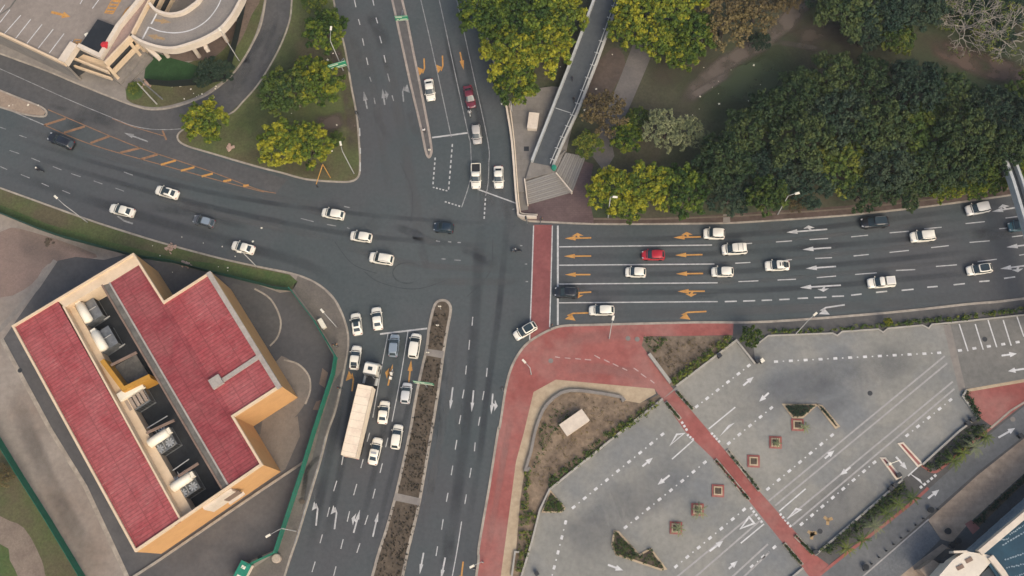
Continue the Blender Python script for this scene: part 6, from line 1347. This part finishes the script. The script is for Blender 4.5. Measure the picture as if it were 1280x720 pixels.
# hedges and planting: leaf faces scattered through real volumes
def inside(p, poly):
    x, y = p; r_ = False; n_ = len(poly)
    for k in range(n_):
        x1, y1 = poly[k]; x2, y2 = poly[k-1]
        if (y1 > y) != (y2 > y) and x < (x2-x1)*(y-y1)/(y2-y1)+x1: r_ = not r_
    return r_
def planting(name, pts, label, cat, mat, n, h=.8, rad=.4, per=9, size=.3, seed=0, kind=None, z0=.13, group=None, tint=.5):
    g = np.random.default_rng(seed+50); poly = [(p.x, p.y) for p in PL(pts, .3)]; xs, ys = zip(*poly); cl = []; tries = 0
    while len(cl) < n and tries < n*60:
        tries += 1; p = (min(xs)+g.random()*(max(xs)-min(xs)), min(ys)+g.random()*(max(ys)-min(ys)))
        if inside(p, poly): cl.append((p[0], p[1], z0+h*(.35+.6*g.random()), rad*(.6+.7*g.random()), tint+.3*g.normal()))
    o = leaf_cloud(name, cl, mat, None, per, size, seed)
    return tag(o, label, cat, group, kind)
hd_g = 'hedges around the car park'
planting('hedge', [(768, 548), (812, 516), (828, 502), (820, 498), (802, 510), (760, 540)], 'dark hedge strip on the low wall above the brown planting bed, upper part', 'hedge', leaf_m, 90, group=hd_g, seed=1)
planting('hedge', [(687, 610), (768, 548), (758, 541), (720, 572), (684, 600)], 'dark hedge strip on the low wall above the brown planting bed, lower part', 'hedge', leaf_m, 90, group=hd_g, seed=2)
planting('hedge', [(842, 481), (918, 425), (908, 420), (880, 442), (846, 468), (836, 478)], 'mixed hedge along the low wall of the triangular planting bed', 'hedge', leaf_m, 150, seed=3, group=hd_g, h=1.0, tint=.45)
planting('hedge', [(648, 690), (652, 640), (656, 590), (663, 588), (661, 640), (672, 640), (664, 676), (653, 716), (646, 716)], 'green hedge between the tan pavement and the car park at the bottom', 'hedge', leaf_m, 120, seed=4, group=hd_g)
planting('hedge', [(1022, 690), (1130, 601), (1137, 610), (1100, 644), (1068, 668), (1034, 692)], 'dark hedge between the palm strip and the car park wall', 'hedge', leaf_d, 220, seed=5, group=hd_g, h=.9)
planting('hedge', [(1156, 583), (1200, 543), (1226, 526), (1236, 534), (1200, 570), (1166, 592)], 'dark hedge between the upper palm strip and the car park wall', 'hedge', leaf_d, 160, seed=6, group=hd_g, h=.9)
planting('hedge', [(1204, 492), (1209, 489), (1226, 520), (1222, 527)], 'narrow dark hedge beside the red corner paving', 'hedge', leaf_d, 60, seed=7, group=hd_g)
planting('hedge', [(960, 417), (1040, 414), (1097, 409), (1152, 404), (1200, 400), (1280, 389), (1400, 374), (1400, 368), (1280, 384), (1200, 395), (1152, 399), (1097, 405), (1040, 410), (960, 413)], 'long low dark hedge between the car park and the main road pavement', 'hedge', leaf_m, 330, seed=8, group=hd_g, h=.7, rad=.3, tint=.25)
for k, (a, b) in enumerate((((846, 490), (866, 512)), ((832, 503), (850, 524)), ((894, 575), (936, 625)), ((909, 563), (949, 613)), ((994, 670), (1016, 692)), ((980, 680), (1002, 706)))):
    lab = ('upper right of the red crossing by the main wall', 'upper left of the red crossing by the main wall', 'left of the middle stretch of the red crossing', 'right of the middle stretch of the red crossing', 'right of the bottom end of the red crossing', 'left of the bottom end of the red crossing')[k]
    a_, b_ = Vector(a), Vector(b); n_ = Vector((-(b_-a_).y, (b_-a_).x)).normalized()*1.3
    planting('hedge', [tuple(a_+n_), tuple(b_+n_), tuple(b_-n_), tuple(a_-n_)], 'thin clipped hedge '+lab, 'hedge', leaf_d, 40, seed=10+k, h=.6, rad=.22, per=10, size=.2, group='thin hedges along the red crossing')
    ws = PL([tuple(a_+n_*1.4), tuple(b_+n_*1.4), tuple(b_-n_*1.4), tuple(a_-n_*1.4)]); tag(MB().wall(ws, .16, .1, .34, True).build('hedge_kerb', kerb_m), 'pale kerb round the hedge '+lab, 'kerb', 'kerbs of the thin hedges')
planting('ground_cover', [(981, 507), (1019, 507), (1002, 521), (992, 521)], 'dark low plants filling the triangular garden island', 'plants', leaf_k, 120, h=.5, rad=.3, size=.22, seed=20, kind='stuff', z0=.3)
planting('ground_cover', [(1023, 508), (1028, 510), (1046, 532)], 'dark low plants on the curved strip of the garden island', 'plants', leaf_k, 30, h=.4, rad=.2, size=.2, seed=21, kind='stuff', z0=.3)
planting('ground_cover', IS3, 'green low plants filling the heart shaped island', 'plants', leaf_d, 170, h=.5, rad=.3, size=.22, seed=22, kind='stuff', z0=.3, tint=.6)
planting('ground_cover', IS4, 'green low plants in the small triangular corner', 'plants', leaf_m, 90, h=.5, rad=.3, size=.22, seed=23, kind='stuff', z0=.3)
planting('ground_cover', [(1222, 656), (1282, 600), (1300, 590), (1300, 580), (1280, 595), (1216, 652)], 'dark plants in the bed beside the tan pavement', 'plants', leaf_k, 150, h=.5, rad=.35, size=.25, seed=24, kind='stuff')
planting('dry_scrub', [(808, 423), (908, 422), (846, 476), (815, 444)], 'dry scrub scattered over the triangular planting bed', 'plants', leaf_b, 90, h=.4, rad=.35, per=7, size=.22, seed=25, kind='stuff')
planting('ground_cover', [(806, 421), (835, 424), (822, 440), (806, 436)], 'green low plants in the left corner of the triangular bed', 'plants', leaf_m, 40, h=.5, rad=.3, size=.22, seed=27, kind='stuff', tint=.2)
planting('dry_scrub', [(690, 505), (730, 494), (775, 504), (812, 508), (760, 545), (684, 604), (664, 620), (668, 580)], 'dry scrub scattered over the brown planting bed', 'plants', leaf_b, 150, h=.35, rad=.35, per=6, size=.2, seed=26, kind='stuff')
planting('ground_cover', [(676, 530), (690, 512), (706, 506), (712, 520), (690, 545), (672, 590), (664, 600)], 'green low plants along the curved edge of the brown bed', 'plants', leaf_m, 60, h=.5, rad=.35, size=.24, seed=28, kind='stuff', tint=.3)
for k, pts in enumerate(([(542, 392), (562, 390), (555, 434), (535, 434)], [(533, 448), (553, 450), (541, 540), (526, 615), (498, 612), (512, 540)], [(492, 630), (524, 633), (512, 690), (498, 740), (464, 740), (480, 670)])):
    planting('median_plants', pts, ('small dark plants dotted over the upper bed of the planted median', 'small dark plants dotted over the long middle bed of the median', 'small dark plants dotted over the lower bed of the median')[k], 'plants', leaf_s, (60, 330, 230)[k], h=.3, rad=.16, per=9, size=.17, seed=30+k, kind='stuff')
# fallen litter and pale scraps on the grass
lt_ = MB(); g = np.random.default_rng(77)
for box_, n_ in (((362, 20, 425, 200), 26), ((205, 105, 270, 128), 14), ((160, 283, 330, 345), 14), ((700, 60, 780, 150), 10), ((860, 80, 960, 150), 14), ((6, 127, 50, 141), 5)):
    for k in range(n_):
        c = P(box_[0]+g.random()*(box_[2]-box_[0]), box_[1]+g.random()*(box_[3]-box_[1]), .16); s = .12+.3*g.random()**3; lt_.box((c.x, c.y, .17), (s, s*.8, .05), g.random()*3)
tag(lt_.build('litter', white_metal), 'pale scraps of litter scattered on the grass', 'litter', kind='stuff')
for px, lab in (((286, 184), 'pale rubble pile on the grass island left of the lower trees'), ((212, 309), 'pale rubble on the verge above the roof corner'), ((233, 330), 'reddish rubble at the foot of the green fence'), ((185, 104), 'reddish debris heap at the mesh fence corner'), ((60, 303), 'low dark scrub clump on the concrete yard')):
    c = P(*px, .2); m = MB()
    for k in range(18): m.box((c.x+g.normal()*.36, c.y+g.normal()*.36, .2+g.random()*.15), (.2+.4*g.random(), .2+.3*g.random(), .2), g.random()*3, .8)
    tag(m.build('rubble_pile', soil if 'dark' in lab else M('rubble', (.36, .24, .18), (.42, .3, .24), s=2)), lab, 'rubble')
